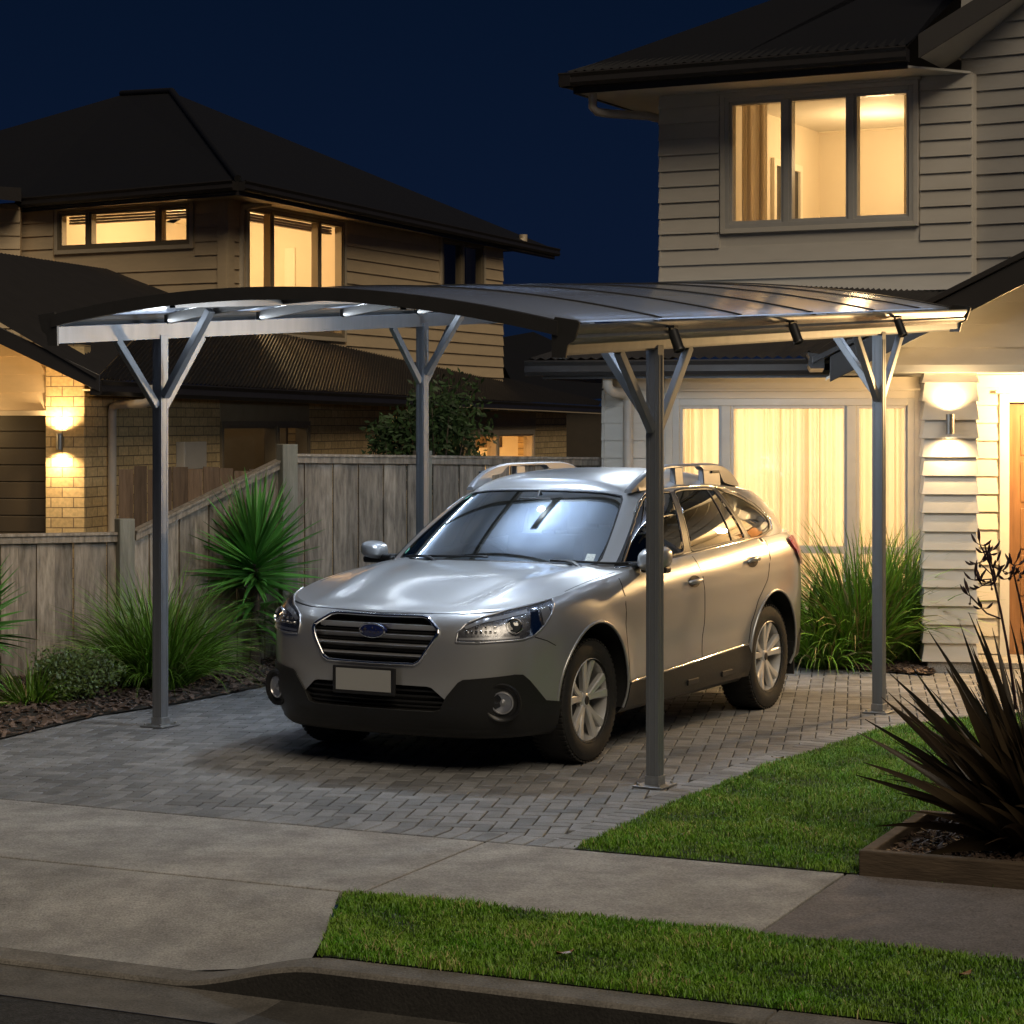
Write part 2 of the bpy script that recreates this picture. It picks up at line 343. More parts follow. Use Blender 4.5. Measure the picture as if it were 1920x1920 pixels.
# greenhouse loops, w = 0 front centre ... 11 rear centre
GB = np.array([(1.05,0,1.062),(1.035,.34,1.058),(.985,.60,1.05),(.91,.735,1.04),(.74,.80,1.04),(.2,.828,1.062),(-.5,.838,1.096),(-1.15,.825,1.124),(-1.65,.775,1.142),(-1.93,.65,1.15),(-2.06,.36,1.155),(-2.10,0,1.157)])
GT = np.array([(.31,0,1.487),(.30,.28,1.482),(.27,.47,1.470),(.215,.565,1.460),(.06,.60,1.474),(-.25,.612,1.488),(-.7,.615,1.488),(-1.15,.605,1.466),(-1.5,.585,1.435),(-1.74,.52,1.420),(-1.88,.3,1.435),(-1.91,0,1.44)])
def cat(P, w):
    w = np.clip(np.asarray(w, float), 0, 10.9999); i = np.floor(w).astype(int); t = (w-i)[...,None]
    Q = np.vstack([P[1]*[1,-1,1], P, P[-2]*[1,-1,1]])
    p0, p1, p2, p3 = Q[i], Q[i+1], Q[i+2], Q[i+3]
    return .5*(2*p1 + (p2-p0)*t + (2*p0-5*p1+4*p2-p3)*t*t + (3*p1-p0-3*p2+p3)*t**3)
def green(w, s):
    w = np.asarray(w, float); s = np.asarray(s, float)
    a = cat(GB, w); b = cat(GT, w); S = s[...,None]
    p = a + (b-a)*S
    bul = (.030*4*s*(1-s))
    d = np.stack([sstep(3.2,0,w) - sstep(8.5,11,w), sstep(1,4,w)*sstep(11,9,w), .35+0*w], -1)
    return p + d*bul[...,None]
def green_n(w, s, off):
    e = 1e-3
    p = green(w, s); a = green(w+e, s)-green(w-e, s); b = green(w, s+e)-green(w, s-e)
    n = np.cross(a, b); n /= np.maximum(np.linalg.norm(n, axis=-1, keepdims=True), 1e-9)
    flip = np.where(n[...,2] < 0, -1.0, 1.0)[...,None]
    return p + n*flip*off
# ================================================================= GROUND
K0 = Vector((-.666, 7.58)); KD = Vector((.91, -.415)).normalized(); KN = Vector((-KD.y, KD.x))
def AB(a, b, z=0.0):
    p = K0 + KD*a + KN*b; return Vector((p.x, p.y, z))
def sheet(name, pts, m, z=None, kind='structure'):
    mb = MB(); P = [Vector(p) if z is None else Vector((p[0], p[1], z)) for p in pts]
    mb.add(P, [tuple(range(len(P)))]); o = mb.build(name, m)
    if o.data.polygons[0].normal.z < 0: o.data.flip_normals()
    if kind: o['kind'] = kind
    return o
# road reaching the horizon behind the camera, soil under everything else
sheet('road', [AB(-400,-.33,-.13), AB(-400,-400,-.13), AB(400,-400,-.13), AB(400,-.33,-.13)], m_asphalt)
sheet('ground', [AB(-600,1.05,-.03), AB(600,1.05,-.03), AB(600,900,-.03), AB(-600,900,-.03)], m_soil)
# gutter channel strip in front of the kerb (slightly dished)
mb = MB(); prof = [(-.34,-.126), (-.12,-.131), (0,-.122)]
mb.grid([[AB(a, b, z) for b, z in prof] for a in [-60,-3.02,-3.0,-.15]], .75); mb.grid([[AB(a, b, z) for b, z in prof] for a in [-.15,0.3,.32,3.6,3.62,60]], .25)  # right stretch coloured darker to stand for the kerb's shadow
sheet('ground', [AB(-600,-.1,-.145), AB(600,-.1,-.145), AB(600,1.2,-.145), AB(-600,1.2,-.145)], m_soil)
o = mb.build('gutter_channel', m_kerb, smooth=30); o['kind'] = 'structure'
# kerb: full height to the right, tapering to a low lip at the driveway crossing
mb = MB()
def kerb_h(a): t = min(1, max(0, (a+.62)/.60)); return -.105 + .105*t*t*(3-2*t)
aa = [-60, -8, -4, -2, -1.4] + [-.65+.055*i for i in range(13)] + [.6, 1.6, 1.604, 1.612, 4.4, 4.404, 4.412, 60]
rows = []
for a in aa:
    h = kerb_h(a); dip = -.012 if a in (1.604, 4.404) else 0
    rows.append([AB(a, -.005, -.14), AB(a, .006, h-.016+dip), AB(a, .011, h-.006+dip), AB(a, .020, h+dip), AB(a, .15, h+.002+dip), AB(a, .152, -.14)])
mb.grid([r[:2] for r in rows], .02); mb.grid([r[1:] for r in rows], 1.0); o = mb.build('kerb', m_kerb, smooth=28); o['kind'] = 'structure'  # front face coloured darker than the top to paint in its shade
# concrete crossing (apron) sloping to the kerb lip
mb = MB(); rows = []
for i in range(13):
    t = i/12; b = 1.115*(1-t)+.155*t; a1 = -.54*(1-t)-.12*t; rows.append([])
    for j, a in enumerate([-60, -6, -3, -1.6, -1.1, -.62, -.42, -.3]):
        a2 = a
        a3 = min(a2, a1) if j < 7 else a1
        rows[-1].append(AB(a3, b, 0.001+kerb_h(a3)*(t*t*(3-2*t))))
mb.grid(rows); o = mb.build('driveway_crossing', m_concrete, smooth=60); o['kind'] = 'structure'
# footpath slabs with open joints
mb = MB(); gap = .006
for i, (a0, a1) in enumerate([(-60,-.45), (-.45,1.22)]):
    q = [AB(a0+gap,1.13), AB(a1-gap,1.13), AB(a1-gap,2.30), AB(a0+gap,2.30)]
    mb.prism([p+Vector((0,0,-.05)) for p in q], (0,0,.054))
o = mb.build('footpath', m_concrete, bevel=.004); o['kind'] = 'structure'
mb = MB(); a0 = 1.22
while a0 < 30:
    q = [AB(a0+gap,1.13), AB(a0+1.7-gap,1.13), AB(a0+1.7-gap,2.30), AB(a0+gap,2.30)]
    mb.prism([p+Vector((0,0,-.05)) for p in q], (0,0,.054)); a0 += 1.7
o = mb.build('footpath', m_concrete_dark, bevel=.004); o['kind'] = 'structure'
# driveway: herringbone pavers on a dark joint bed
sheet('driveway_bed', [AB(-14,2.28,-.012), AB(9,2.28,-.012), AB(9,16,-.012), AB(-14,16,-.012)], m_joint)
EDGE = [G(1088,1592), G(1232,1520), G(1440,1437), G(1640,1372)]      # right edge of the driveway
EDX = [p.x for p in EDGE]; EDY = [p.y for p in EDGE]
LED = [G(-260,1450), G(0,1388), G(180,1345), G(330,1322), G(480,1292), G(580,1268), G(700,1240), G(820,1215)]   # left mulch edge
def inside(poly, x, y):
    n = len(poly); c = np.zeros(np.shape(x), bool)
    for i in range(n):
        x0, y0 = poly[i][0], poly[i][1]; x1, y1 = poly[(i+1)%n][0], poly[(i+1)%n][1]
        if y0 == y1: continue
        k = ((y0 > y) != (y1 > y)) & (x < (x1-x0)*(y-y0)/(y1-y0)+x0); c ^= k
    return c
mb = MB(); th = math.radians(-9); e1 = Vector((math.cos(th), math.sin(th))); e2 = Vector((-e1.y, e1.x)); org = Vector((-1.0, 12.0))
w_ = .090; ch = .0045
DRV = [AB(-9,2.42), AB(0.10,2.42)] + [p+Vector((-.13,.02,0)) for p in EDGE] + [Vector((3.9,14.6,0)), Vector((5.2,15.2,0)), Vector((4.5,19,0)), Vector((-6,19,0))]
def paver(mb, o, u, v, lu, lv, z=0.0):
    i0 = .0036; i1 = i0+ch
    c = lambda a, b, zz: (o.x+u.x*a+v.x*b, o.y+u.y*a+v.y*b, zz)
    dz = R.uniform(-.0012,.0012)+z
    vs = [c(i0,i0,-.012),c(lu-i0,i0,-.012),c(lu-i0,lv-i0,-.012),c(i0,lv-i0,-.012), c(i0,i0,dz-.003),c(lu-i0,i0,dz-.003),c(lu-i0,lv-i0,dz-.003),c(i0,lv-i0,dz-.003), c(i1,i1,dz),c(lu-i1,i1,dz),c(lu-i1,lv-i1,dz),c(i1,lv-i1,dz)]
    mb.add(vs, [(0,1,5,4),(1,2,6,5),(2,3,7,6),(3,0,4,7),(4,5,9,8),(5,6,10,9),(6,7,11,10),(7,4,8,11),(8,9,10,11)])
cells = []
for i in range(-130, 150):
    for j in range(-70, 88):
        k = (i - j) % 4
        if k == 0: cells.append((i, j, 2, 1))
        elif k == 3: cells.append((i, j, 1, 2)) if False else None
# 90 degree herringbone: horizontal bricks at (i-j)%4==0, vertical bricks fill the rest
for i in range(-130, 150):
    for j in range(-70, 88):
        if (i - j) % 4 == 2: cells.append((i, j-1, 1, 2)) if False else None
occ = set()
for (i, j, a, b) in cells: occ.add((i,j)); occ.add((i+1,j))
for i in range(-130, 150):
    for j in range(-70, 88):
        if (i, j) not in occ and (i, j+1) not in occ and (i-j) % 4 == 3: cells.append((i, j, 1, 2)); occ.add((i,j)); occ.add((i,j+1))
X = np.array([(org + e1*(i+a/2)*w_ + e2*(j+b/2)*w_)[:] for i, j, a, b in cells])
ok = inside(DRV, X[:,0], X[:,1])
for k, (i, j, a, b) in enumerate(cells):
    if ok[k]: paver(mb, org + e1*i*w_ + e2*j*w_, e1, e2, a*w_, b*w_)
# soldier courses along the footpath and along the lawn
a = -9.0
while a < 0.0:
    p = AB(a, 2.315); paver(mb, Vector((p.x, p.y)), KD, KN, w_, .20, .004); a += w_
for k in range(len(EDGE)-1):
    p0 = Vector(EDGE[k][:2]); p1 = Vector(EDGE[k+1][:2]); d = (p1-p0).normalized(); n = Vector((-d.y, d.x)); L_ = (p1-p0).length; s_ = 0
    while s_ < L_-.02: paver(mb, p0+d*s_-n*.02, d, n, w_, .20, .004); s_ += w_
o = mb.build('driveway', m_paver); o['kind'] = 'structure'
# grass blades: one tapered, bent blade each
def blades(name, poly, dens, hgt, m, label=None, base_z=0.0, avoid=None, var_patch=True, edge_over=0.0):
    P = np.array([(p[0], p[1]) for p in poly]); lo, hi = P.min(0), P.max(0); n = int(dens*np.prod(hi-lo))
    x = NR.uniform(lo[0], hi[0], n); y = NR.uniform(lo[1], hi[1], n)
    x += 0; k = inside(poly, x+NR.normal(0,.010,n), y+NR.normal(0,.010,n))
    if avoid is not None: k &= ~inside(avoid, x, y)
    patch = np.sin(x*5.1+1.3*np.sin(y*3.3))*np.sin(y*6.3+np.cos(x*4.1)*1.7)
    fine = np.sin(x*23+2*np.sin(y*17))*np.sin(y*27+np.cos(x*19))
    k &= NR.random(len(x)) < (.80+.28*patch+.10*fine); x = x[k]; y = y[k]; patch = patch[k]; fine = fine[k]; n = len(x)
    h = hgt*NR.uniform(.35, 1.2, n)*(1+.35*patch+.28*fine); a = NR.uniform(0, 2*PI, n); ln = NR.uniform(.15, .95, n)*h
    wd = NR.uniform(.0012, .0026, n); ax, ay = np.cos(a), np.sin(a)
    b = a+NR.normal(0, .5, n)+PI/2; wx, wy = np.cos(b)*wd, np.sin(b)*wd
    V = np.zeros((n, 5, 3)); z = base_z
    V[:,0] = np.stack([x-wx, y-wy, z+0*x], 1); V[:,1] = np.stack([x+wx, y+wy, z+0*x], 1)
    mx_, my_ = x+ax*ln*.35, y+ay*ln*.35
    V[:,2] = np.stack([mx_+wx*.8, my_+wy*.8, z+h*.6], 1); V[:,3] = np.stack([mx_-wx*.8, my_-wy*.8, z+h*.6], 1)
    V[:,4] = np.stack([x+ax*ln, y+ay*ln, z+h*NR.uniform(.75,1,n)], 1)
    me = bpy.data.meshes.new(name); me.vertices.add(n*5); me.vertices.foreach_set('co', V.ravel())
    idx = np.arange(n)[:,None]*5; quads = idx+np.array([0,1,2,3]); tris = idx+np.array([3,2,4])
    loops = np.concatenate([quads.ravel(), tris.ravel()]); me.loops.add(len(loops)); me.loops.foreach_set('vertex_index', loops)
    st = np.concatenate([np.arange(n)*4, 4*n+np.arange(n)*3]); me.polygons.add(2*n); me.polygons.foreach_set('loop_start', st)
    me.update(calc_edges=True); me.validate()
    t = me.attributes.new('var', 'FLOAT', 'POINT'); t.data.foreach_set('value', np.repeat(np.clip(.5+.25*patch+.3*fine*.5+NR.normal(0,.2,n),0,1), 5))
    me.materials.append(m); o = bpy.data.objects.new(name, me); COL.objects.link(o); o['kind'] = 'stuff'
    tag(o, label, 'grass'); return o
LAWN = [AB(-.02,2.31), *[p for p in EDGE[1:]], G(1760,1352), G(1960,1335), Vector((5.5,13.0,0)), Vector((5.2,9.0,0)), AB(4.6,2.31)]
sheet('lawn_soil', LAWN, m_grass_base, .006)
PLANTER = [G(1610,1643), G(2110,1702), G(2080,1560), G(1722,1517)]
PLQ = [AB(1.30,2.315), AB(3.6,2.315), AB(3.6,3.35), AB(1.30,3.35)]
blades('lawn_grass', LAWN, 24000, .024, m_grass, 'bright short lawn between the paved driveway and the planter box', .006, PLQ)
VERGE = [AB(-.52,1.11), AB(-.10,.16), AB(4.5,.16), AB(4.5,1.11)]
sheet('verge_soil', VERGE, m_grass_base, .004)
blades('verge_grass', VERGE, 32000, .026, m_grass, 'darker grass strip between the footpath and the street kerb', .004)
# bark mulch: chips heaped on a soil bed
def chips(name, poly, n, label, z0=.02, size=.022, rise=None):
    P = np.array([(p[0], p[1]) for p in poly]); lo, hi = P.min(0), P.max(0); mb = MB(); c = 0; N = n*2
    xs = NR.uniform(lo[0], hi[0], N); ys = NR.uniform(lo[1], hi[1], N); k = inside(poly, xs, ys); xs, ys = xs[k][:n], ys[k][:n]
    for x, y in zip(xs, ys):
        s = size*R.uniform(.5,1.5); a = R.uniform(0, PI); d = Vector((math.cos(a), math.sin(a), R.uniform(-.5,.5))); e = Vector((-math.sin(a), math.cos(a), R.uniform(-.6,.6)))*R.uniform(.3,.6)
        p = Vector((x, y, z0+R.uniform(0,.022)))
        q = [p-d*s-e*s, p+d*s-e*s*.8, p+d*s*.8+e*s, p-d*s*.9+e*s]; mb.prism(q, (0,0,.005))
    o = mb.build(name, m_mulch); tag(o, label, 'mulch', kind='stuff'); return o
MULCH = LED + [Vector((0.3,18.8,0)), Vector((-1.9,18.0,0)), Vector((-5.2,17.2,0)), Vector((-5.4,12.6,0))]
mb = MB(); q = [Vector((p.x,p.y,.012)) for p in MULCH]; mb.add(q, [tuple(range(len(q)))]); o = mb.build('mulch_soil', m_soil); o['kind'] = 'structure'
chips('bark_mulch', MULCH, 9000, 'brown bark mulch bed along the timber fence', .012)
MULCH2 = [G(1455,1236), G(1520,1250), G(1600,1258), G(1745,1268), Vector((3.6,17.6,0)), Vector((1.2,18.6,0)), Vector((1.4,17.4,0))]
mb = MB(); q = [Vector((p.x,p.y,.014)) for p in MULCH2]; mb.add(q, [tuple(range(len(q)))]); o = mb.build('mulch_soil', m_soil); o['kind'] = 'structure'
chips('bark_mulch', MULCH2, 4200, 'bark mulch under the lit lower window of the right house', .014)
# ================================================================= HOUSES
class Plane:
    """vertical plane through two pixel columns at given depths; s along, n towards the viewer, z up"""
    def __init__(s, px0, Y0, px1, Y1):
        s.o = Vector(((px0-960)/FPX*Y0, Y0)); b = Vector(((px1-960)/FPX*Y1, Y1))
        s.L = (b-s.o).length; s.d = (b-s.o).normalized(); s.n = Vector((s.d.y, -s.d.x))
        if s.n.y > 0 and abs(s.n.y) > .3: s.n = -s.n
        if s.n.dot(-s.o) < 0: s.n = -s.n
        s.ang = math.atan2(s.d.y, s.d.x)
    def P(s, a, z, n=0.0):
        p = s.o + s.d*a + s.n*n; return Vector((p.x, p.y, z))
    def px(s, px, py, n=0.0):
        k = (px-960)/FPX; o = s.o + s.n*n
        a = (k*o.y - o.x)/(s.d.x - k*s.d.y); Y = o.y + s.d.y*a
        return a, CAMH-(py-HORIZ)/FPX*Y
    def box(s, mb, s0, s1, z0, z1, n0, n1, var=None):
        q = [s.P(s0,z0,n0), s.P(s1,z0,n0), s.P(s1,z0,n1), s.P(s0,z0,n1)]
        return mb.hexa(q+[p+Vector((0,0,z1-z0)) for p in q], var)
def wall(pl, mb, s0, s1, z0, z1, holes, n=0.0, th=.12):
    S = sorted({s0, s1, *[h[0] for h in holes], *[h[1] for h in holes]}); Z = sorted({z0, z1, *[h[2] for h in holes], *[h[3] for h in holes]})
    S = [v for v in S if s0 <= v <= s1]; Z = [v for v in Z if z0 <= v <= z1]
    for i in range(len(S)-1):
        for j in range(len(Z)-1):
            cs, cz = (S[i]+S[i+1])/2, (Z[j]+Z[j+1])/2
            if any(h[0] < cs < h[1] and h[2] < cz < h[3] for h in holes): continue
            for nn in (n, n-th): mb.add([pl.P(S[i],Z[j],nn), pl.P(S[i+1],Z[j],nn), pl.P(S[i+1],Z[j+1],nn), pl.P(S[i],Z[j+1],nn)], [(0,1,2,3)])
    for a, b, c, d in holes + [(s0, s1, z0, z1)]:
        for p, q in (((a,c),(b,c)), ((b,c),(b,d)), ((b,d),(a,d)), ((a,d),(a,c))):
            mb.add([pl.P(*p,n), pl.P(*q,n), pl.P(*q,n-th), pl.P(*p,n-th)], [(0,1,2,3)])
def boards(pl, mb, s0, s1, z0, z1, holes=[], bh=.147, n=0.0, flare=.024, rng=None):
    z = z0; k = 0
    while z < z1-.01:
        zt = min(z+bh, z1); segs = [(s0, s1)]
        for a, b, c, d in holes:
            if c < zt-.01 and d > z+.01:
                ns = []
                for p, q in segs:
                    if a > p: ns.append((p, min(a, q)))
                    if b < q: ns.append((max(b, p), q))
                segs = [x for x in ns if x[1]-x[0] > .01]
        v = R.random()
        for a, b in segs:
            f0 = flare; f1 = .006
            aa, bb = (a, b), (a, b)
            if rng: aa, bb = rng(z), rng(zt)
            if aa[1]-aa[0] < .02: continue
            e = R.uniform(-.0015,.0015)
            q = [pl.P(aa[0],z+.001,n), pl.P(aa[1],z+.001,n), pl.P(aa[1],z+.001,n+f0+e), pl.P(aa[0],z+.001,n+f0+e),
                 pl.P(bb[0],zt+.012,n), pl.P(bb[1],zt+.012,n), pl.P(bb[1],zt+.012,n+f1), pl.P(bb[0],zt+.012,n+f1)]
            mb.hexa(q, v)
        z = zt
def quadpx(pl, x0, y0, x1, y1, x2=None, y2=None):
    a = pl.px(x0, y0); b = pl.px(x1, y1); return (a[0], b[0], b[1], a[1])   # s0,s1,z0,z1 with (x0,y0) top left, (x1,y1) bottom right
def window(pl, par, s0, s1, z0, z1, panes, m=None, fw=.055, proud=.03, label=None, sill=True, casing=.06, trim=None, glassm=None, depth=.1):
    """frame with mullions at the fractions between panes, pane sheets, casing boards"""
    m = m or m_frame; trim = trim or m_board; mb = MB()
    for a, b, c, d in ((s0,s0+fw,z0,z1),(s1-fw,s1,z0,z1),(s0+fw,s1-fw,z0,z0+fw),(s0+fw,s1-fw,z1-fw,z1)): pl.box(mb, a, b, c, d, -depth, proud)
    xs = [s0+fw]+[s0+(s1-s0)*f for f in panes]+[s1-fw]
    for x in xs[1:-1]: pl.box(mb, x-fw*.65, x+fw*.65, z0+fw, z1-fw, -depth, proud-.004)
    for i in range(len(xs)-1):      # sash inside each light
        a = xs[i] + (fw*.65 if i else 0); b = xs[i+1] - (fw*.65 if i < len(xs)-2 else 0); t = .026
        for p, q, c, d in ((a,a+t,z0+fw,z1-fw),(b-t,b,z0+fw,z1-fw),(a+t,b-t,z0+fw,z0+fw+t),(a+t,b-t,z1-fw-t,z1-fw)): pl.box(mb, p, q, c, d, -depth+.02, proud-.016)
    w = mb.build('window', m, par, bevel=.003)
    for i in range(len(xs)-1):
        mb = MB(); mb.add([pl.P(xs[i],z0+fw,-.03), pl.P(xs[i+1],z0+fw,-.03), pl.P(xs[i+1],z1-fw,-.03), pl.P(xs[i],z1-fw,-.03)], [(0,1,2,3)]); mb.build('pane', glassm or m_pane, w)
    if casing:
        mb = MB(); c = casing
        for a, b, e, f in ((s0-c,s0,z0-c,z1+c),(s1,s1+c,z0-c,z1+c),(s0,s1,z1,z1+c),(s0,s1,z0-c,z0)): pl.box(mb, a, b, e, f, 0, .034)
        pl.box(mb, s0-c-.03, s1+c+.03, z1+c, z1+c+.022, 0, .06)
        if sill: pl.box(mb, s0-c-.02, s1+c+.02, z0-c-.018, z0-c, 0, .048)
        mb.build('sill', trim, w, bevel=.003)
    return w
def room(pl, par, s0, s1, z0, z1, depth, n=-.14, m=None):
    mb = MB(); P = lambda a, z, d: pl.P(a, z, n-d)
    for q in ([P(s0,z0,depth),P(s1,z0,depth),P(s1,z1,depth),P(s0,z1,depth)], [P(s0,z0,0),P(s0,z0,depth),P(s0,z1,depth),P(s0,z1,0)],
              [P(s1,z0,0),P(s1,z0,depth),P(s1,z1,depth),P(s1,z1,0)], [P(s0,z0,0),P(s1,z0,0),P(s1,z0,depth),P(s0,z0,depth)], [P(s0,z1,0),P(s1,z1,0),P(s1,z1,depth),P(s0,z1,depth)]):
        mb.add(q, [(0,1,2,3)])
    # cornice and skirting
    for a, b, c, d in ((s0,s1,z1-.07,z1),(s0,s1,z0,z0+.1)): 
        q = [P(a,c,depth),P(b,c,depth),P(b,c,depth-.05),P(a,c,depth-.05)]; mb.hexa(q+[p+Vector((0,0,d-c)) for p in q])
    return mb.build('interior', m or m_room, par)
def roofplane(mb, a, b, c, d, pitch=.09, amp=.011, corr=True, lift=0):
    """a-b eave, d-c top; corrugations run from eave to top"""
    a, b, c, d = map(Vector, (a, b, c, d)); n = (b-a).cross(d-a).normalized()
    if n.z < 0: n = -n
    N = max(2, int((b-a).length/pitch*4)) if corr else 2; rows = []
    for i in range(N+1):
        t = i/N; o = n*(amp*math.sin(t*N/4*2*PI)+lift) if corr else n*lift
        rows.append([a.lerp(b, t)+o, d.lerp(c, t)+o])
    mb.grid(rows)
def gutter(mb, a, b, w=.11, h=.12, out=None):
    """quad gutter: ogee front profile swept from a to b (top outer edge line); out = outward unit vector"""
    a, b = Vector(a), Vector(b); prof = [(-w,-h*.2),(-w,-h),(-.02,-h),(.0,-h*.75),(-.012,-h*.35),(.006,-.012),(.0,0),(-.012,0),(-.02,-h*.3)]
    rows = [[p + out*x + Vector((0,0,z)) for x, z in prof] for p in (a, b)]; mb.grid(rows)
    for p in (a, b): mb.add([p + out*x + Vector((0,0,z)) for x, z in prof[:6]], [(0,1,2,3,4,5)])
def fold_sheet(pl, s0, s1, z0, z1, n, amp=.035, waves=8, sub=10, jitter=.35, gather=0):
    mb = MB(); N = waves*sub; rows = []; ph = 0; xs = []
    for i in range(N+1):
        t = i/N; ph += 2*PI/sub*(1+jitter*math.sin(t*17.3)+.25*math.sin(t*41))
        xs.append((s0+(s1-s0)*t+.012*math.sin(ph*.5), amp*math.sin(ph)*(1+.4*math.sin(t*9.7))))
    for x, o in xs: rows.append([pl.P(x, z0, n+o*1.15), pl.P(x, (z0+z1)/2, n+o), pl.P(x, z1, n+o*.8)])
    mb.grid(rows); return mb
def sconce(loc, nrm, label, power=26, group='outdoor wall sconces'):
    l = Vector((nrm.x, nrm.y, 0)).normalized(); p = Vector(loc)+l*.085
    t = thing('wall_sconce', Vector(loc), label, 'wall lamp', group)
    mb = MB(); mb.tube([p+Vector((0,0,-.075)), p+Vector((0,0,.075))], .032, 20, cap=False); mb.tube([p+Vector((0,0,-.072)), p+Vector((0,0,.072))], .027, 20, cap=False); mb.build('housing', m_sconce, t, smooth=50)
    mb = MB(); mb.box(Vector(loc)+l*.028, (.05,.05,.09), rz=math.atan2(l.y,l.x)); mb.build('mounting_plate', m_sconce, t, bevel=.004)
    for s_ in (-1, 1):
        mb = MB(); mb.lathe([(0,0),(.025,0)], 16, p+Vector((0,0,.045*s_)), (0,0,s_), (1,0,0)); mb.build('bulb', m_bulb, t)
        lamp('SPOT', 'sconce_light', p+Vector((0,0,.080*s_)), power*(1.5 if s_ > 0 else 1), (1,.70,.36), t, (-.12*l.x,-.12*l.y,s_), .02, 140, 1.0)
    return t
def room_fixture(loc, label, power, color=WARM, r=.055, size=.12, group=None, par=None):
    t = thing('ceiling_light', Vector(loc), label, 'ceiling light', group)
    mb = MB(); mb.lathe([(r,0),(r*1.25,-.004),(r*1.35,-.012),(r*1.35,.0)], 24, loc, (0,0,1), (1,0,0)); mb.build('trim_ring', m_white, t, smooth=40)
    mb = MB(); mb.lathe([(0,-.003),(r,-.003)], 24, loc, (0,0,1), (1,0,0)); mb.build('bulb', m_bulb, t)
    lamp('POINT', 'room_light', Vector(loc)+Vector((0,0,-.5)), power, color, t, size=size)
    return t
# ----------------------------------------------------------------- RIGHT HOUSE
UW = Plane(1240, 20.5, 1825, 19.15)          # upper wall
LW = Plane(1135, 18.6, 1725, 17.9)           # lower wall
rh = thing('house', LW.P(3, 0), 'pale weatherboard two storey house on the right with a lit porch and upper window', 'house', 'houses')
zt_u = 4.95                                   # underside of the upper soffit
hU = quadpx(UW, 1366, 172, 1712, 408); s0 = UW.px(1361, 300)[0]; s1 = UW.px(1714, 300)[0]
z1 = UW.px(1540, 172)[1]; z0 = UW.px(1540, 422)[1]
UWIN = (s0, s1, z0, z1)
UZ0 = 3.06
mb = MB(); wall(UW, mb, 0, UW.L, UZ0, zt_u, [UWIN]); 
cut = [(UWIN[0]-.06, UWIN[1]+.06, UWIN[2]-.09, UWIN[3]+.082)]
boards(UW, mb, -.02, UW.L-.01, UZ0, zt_u-.02, cut)
# left return of the upper storey
def side_plane(pl, L_, left=True):
    q = Plane(1240, 20.5, 1180, 26.5); q.o = pl.o.copy() if left else (pl.o+pl.d*pl.L); q.d = -pl.n.copy(); q.L = L_; q.n = -pl.d.copy() if left else pl.d.copy(); q.ang = math.atan2(q.d.y, q.d.x); return q
UR_ = side_plane(UW, 6.0)
boards(UR_, mb, -.02, UR_.L, UZ0, zt_u-.02); UR_.box(mb, 0, UR_.L, UZ0, zt_u, -.1, 0)
# set-back wall at the right of the upper storey
mb.build('wall', m_board, rh)
f = (UWIN[1]-UWIN[0]); p1 = (UW.px(1475, 300)[0]-UWIN[0])/f; p2 = (UW.px(1597, 300)[0]-UWIN[0])/f
UB = Plane(1824, 19.28, 2150, 18.45); mb = MB(); UB.box(mb, -.1, UB.L, 2.6, 6.6, -.12, 0); boards(UB, mb, -.1, UB.L, 2.6, 6.6); mb.build('wall', m_board_darker, rh)
window(UW, rh, *UWIN, [p1, p2], fw=.042, casing=.045, sill=False)
rm = room(UW, rh, UWIN[0]-.18, UWIN[1]+.55, UWIN[2]-.8, UWIN[3]+.12, 3.0)
# door and window inside the upper room
BK = -.14-3.0; dz0 = UWIN[2]-.8
mb = MB(); dA, dB, dT = UWIN[0]+1.02, UWIN[0]+1.95, dz0+1.72
UW.box(mb, dA-.07, dA, dz0, dT+.07, BK, BK+.045); UW.box(mb, dB, dB+.07, dz0, dT+.07, BK, BK+.045); UW.box(mb, dA, dB, dT, dT+.07, BK, BK+.045)
UW.box(mb, dA+.01, dB-.01, dz0, dT-.01, BK, BK+.02); UW.box(mb, dA+.12, dB-.12, dz0+1.0, dT-.12, BK+.02, BK+.024)
mb.build('room_door', m_roomtrim, rh, bevel=.004)
mb = MB(); sw = UWIN[0]-.18; n_a, n_b = -.14-1.6, -.14-2.3; zz0, zz1 = UWIN[2]+.08, UWIN[2]+.78
UW.box(mb, sw, sw+.04, zz0-.07, zz1+.07, n_b-.07, n_b); UW.box(mb, sw, sw+.04, zz0-.07, zz1+.07, n_a, n_a+.07); UW.box(mb, sw, sw+.04, zz1, zz1+.07, n_b, n_a); UW.box(mb, sw, sw+.06, zz0-.07, zz0, n_b, n_a); UW.box(mb, sw, sw+.03, zz0, zz1, (n_a+n_b)/2-.02, (n_a+n_b)/2+.02)
mb.build('room_window', m_roomtrim, rh)
mb = MB(); UW.box(mb, sw, sw+.012, zz0, zz1, n_b, n_a); mb.build('dark_pane', m_black, rh)
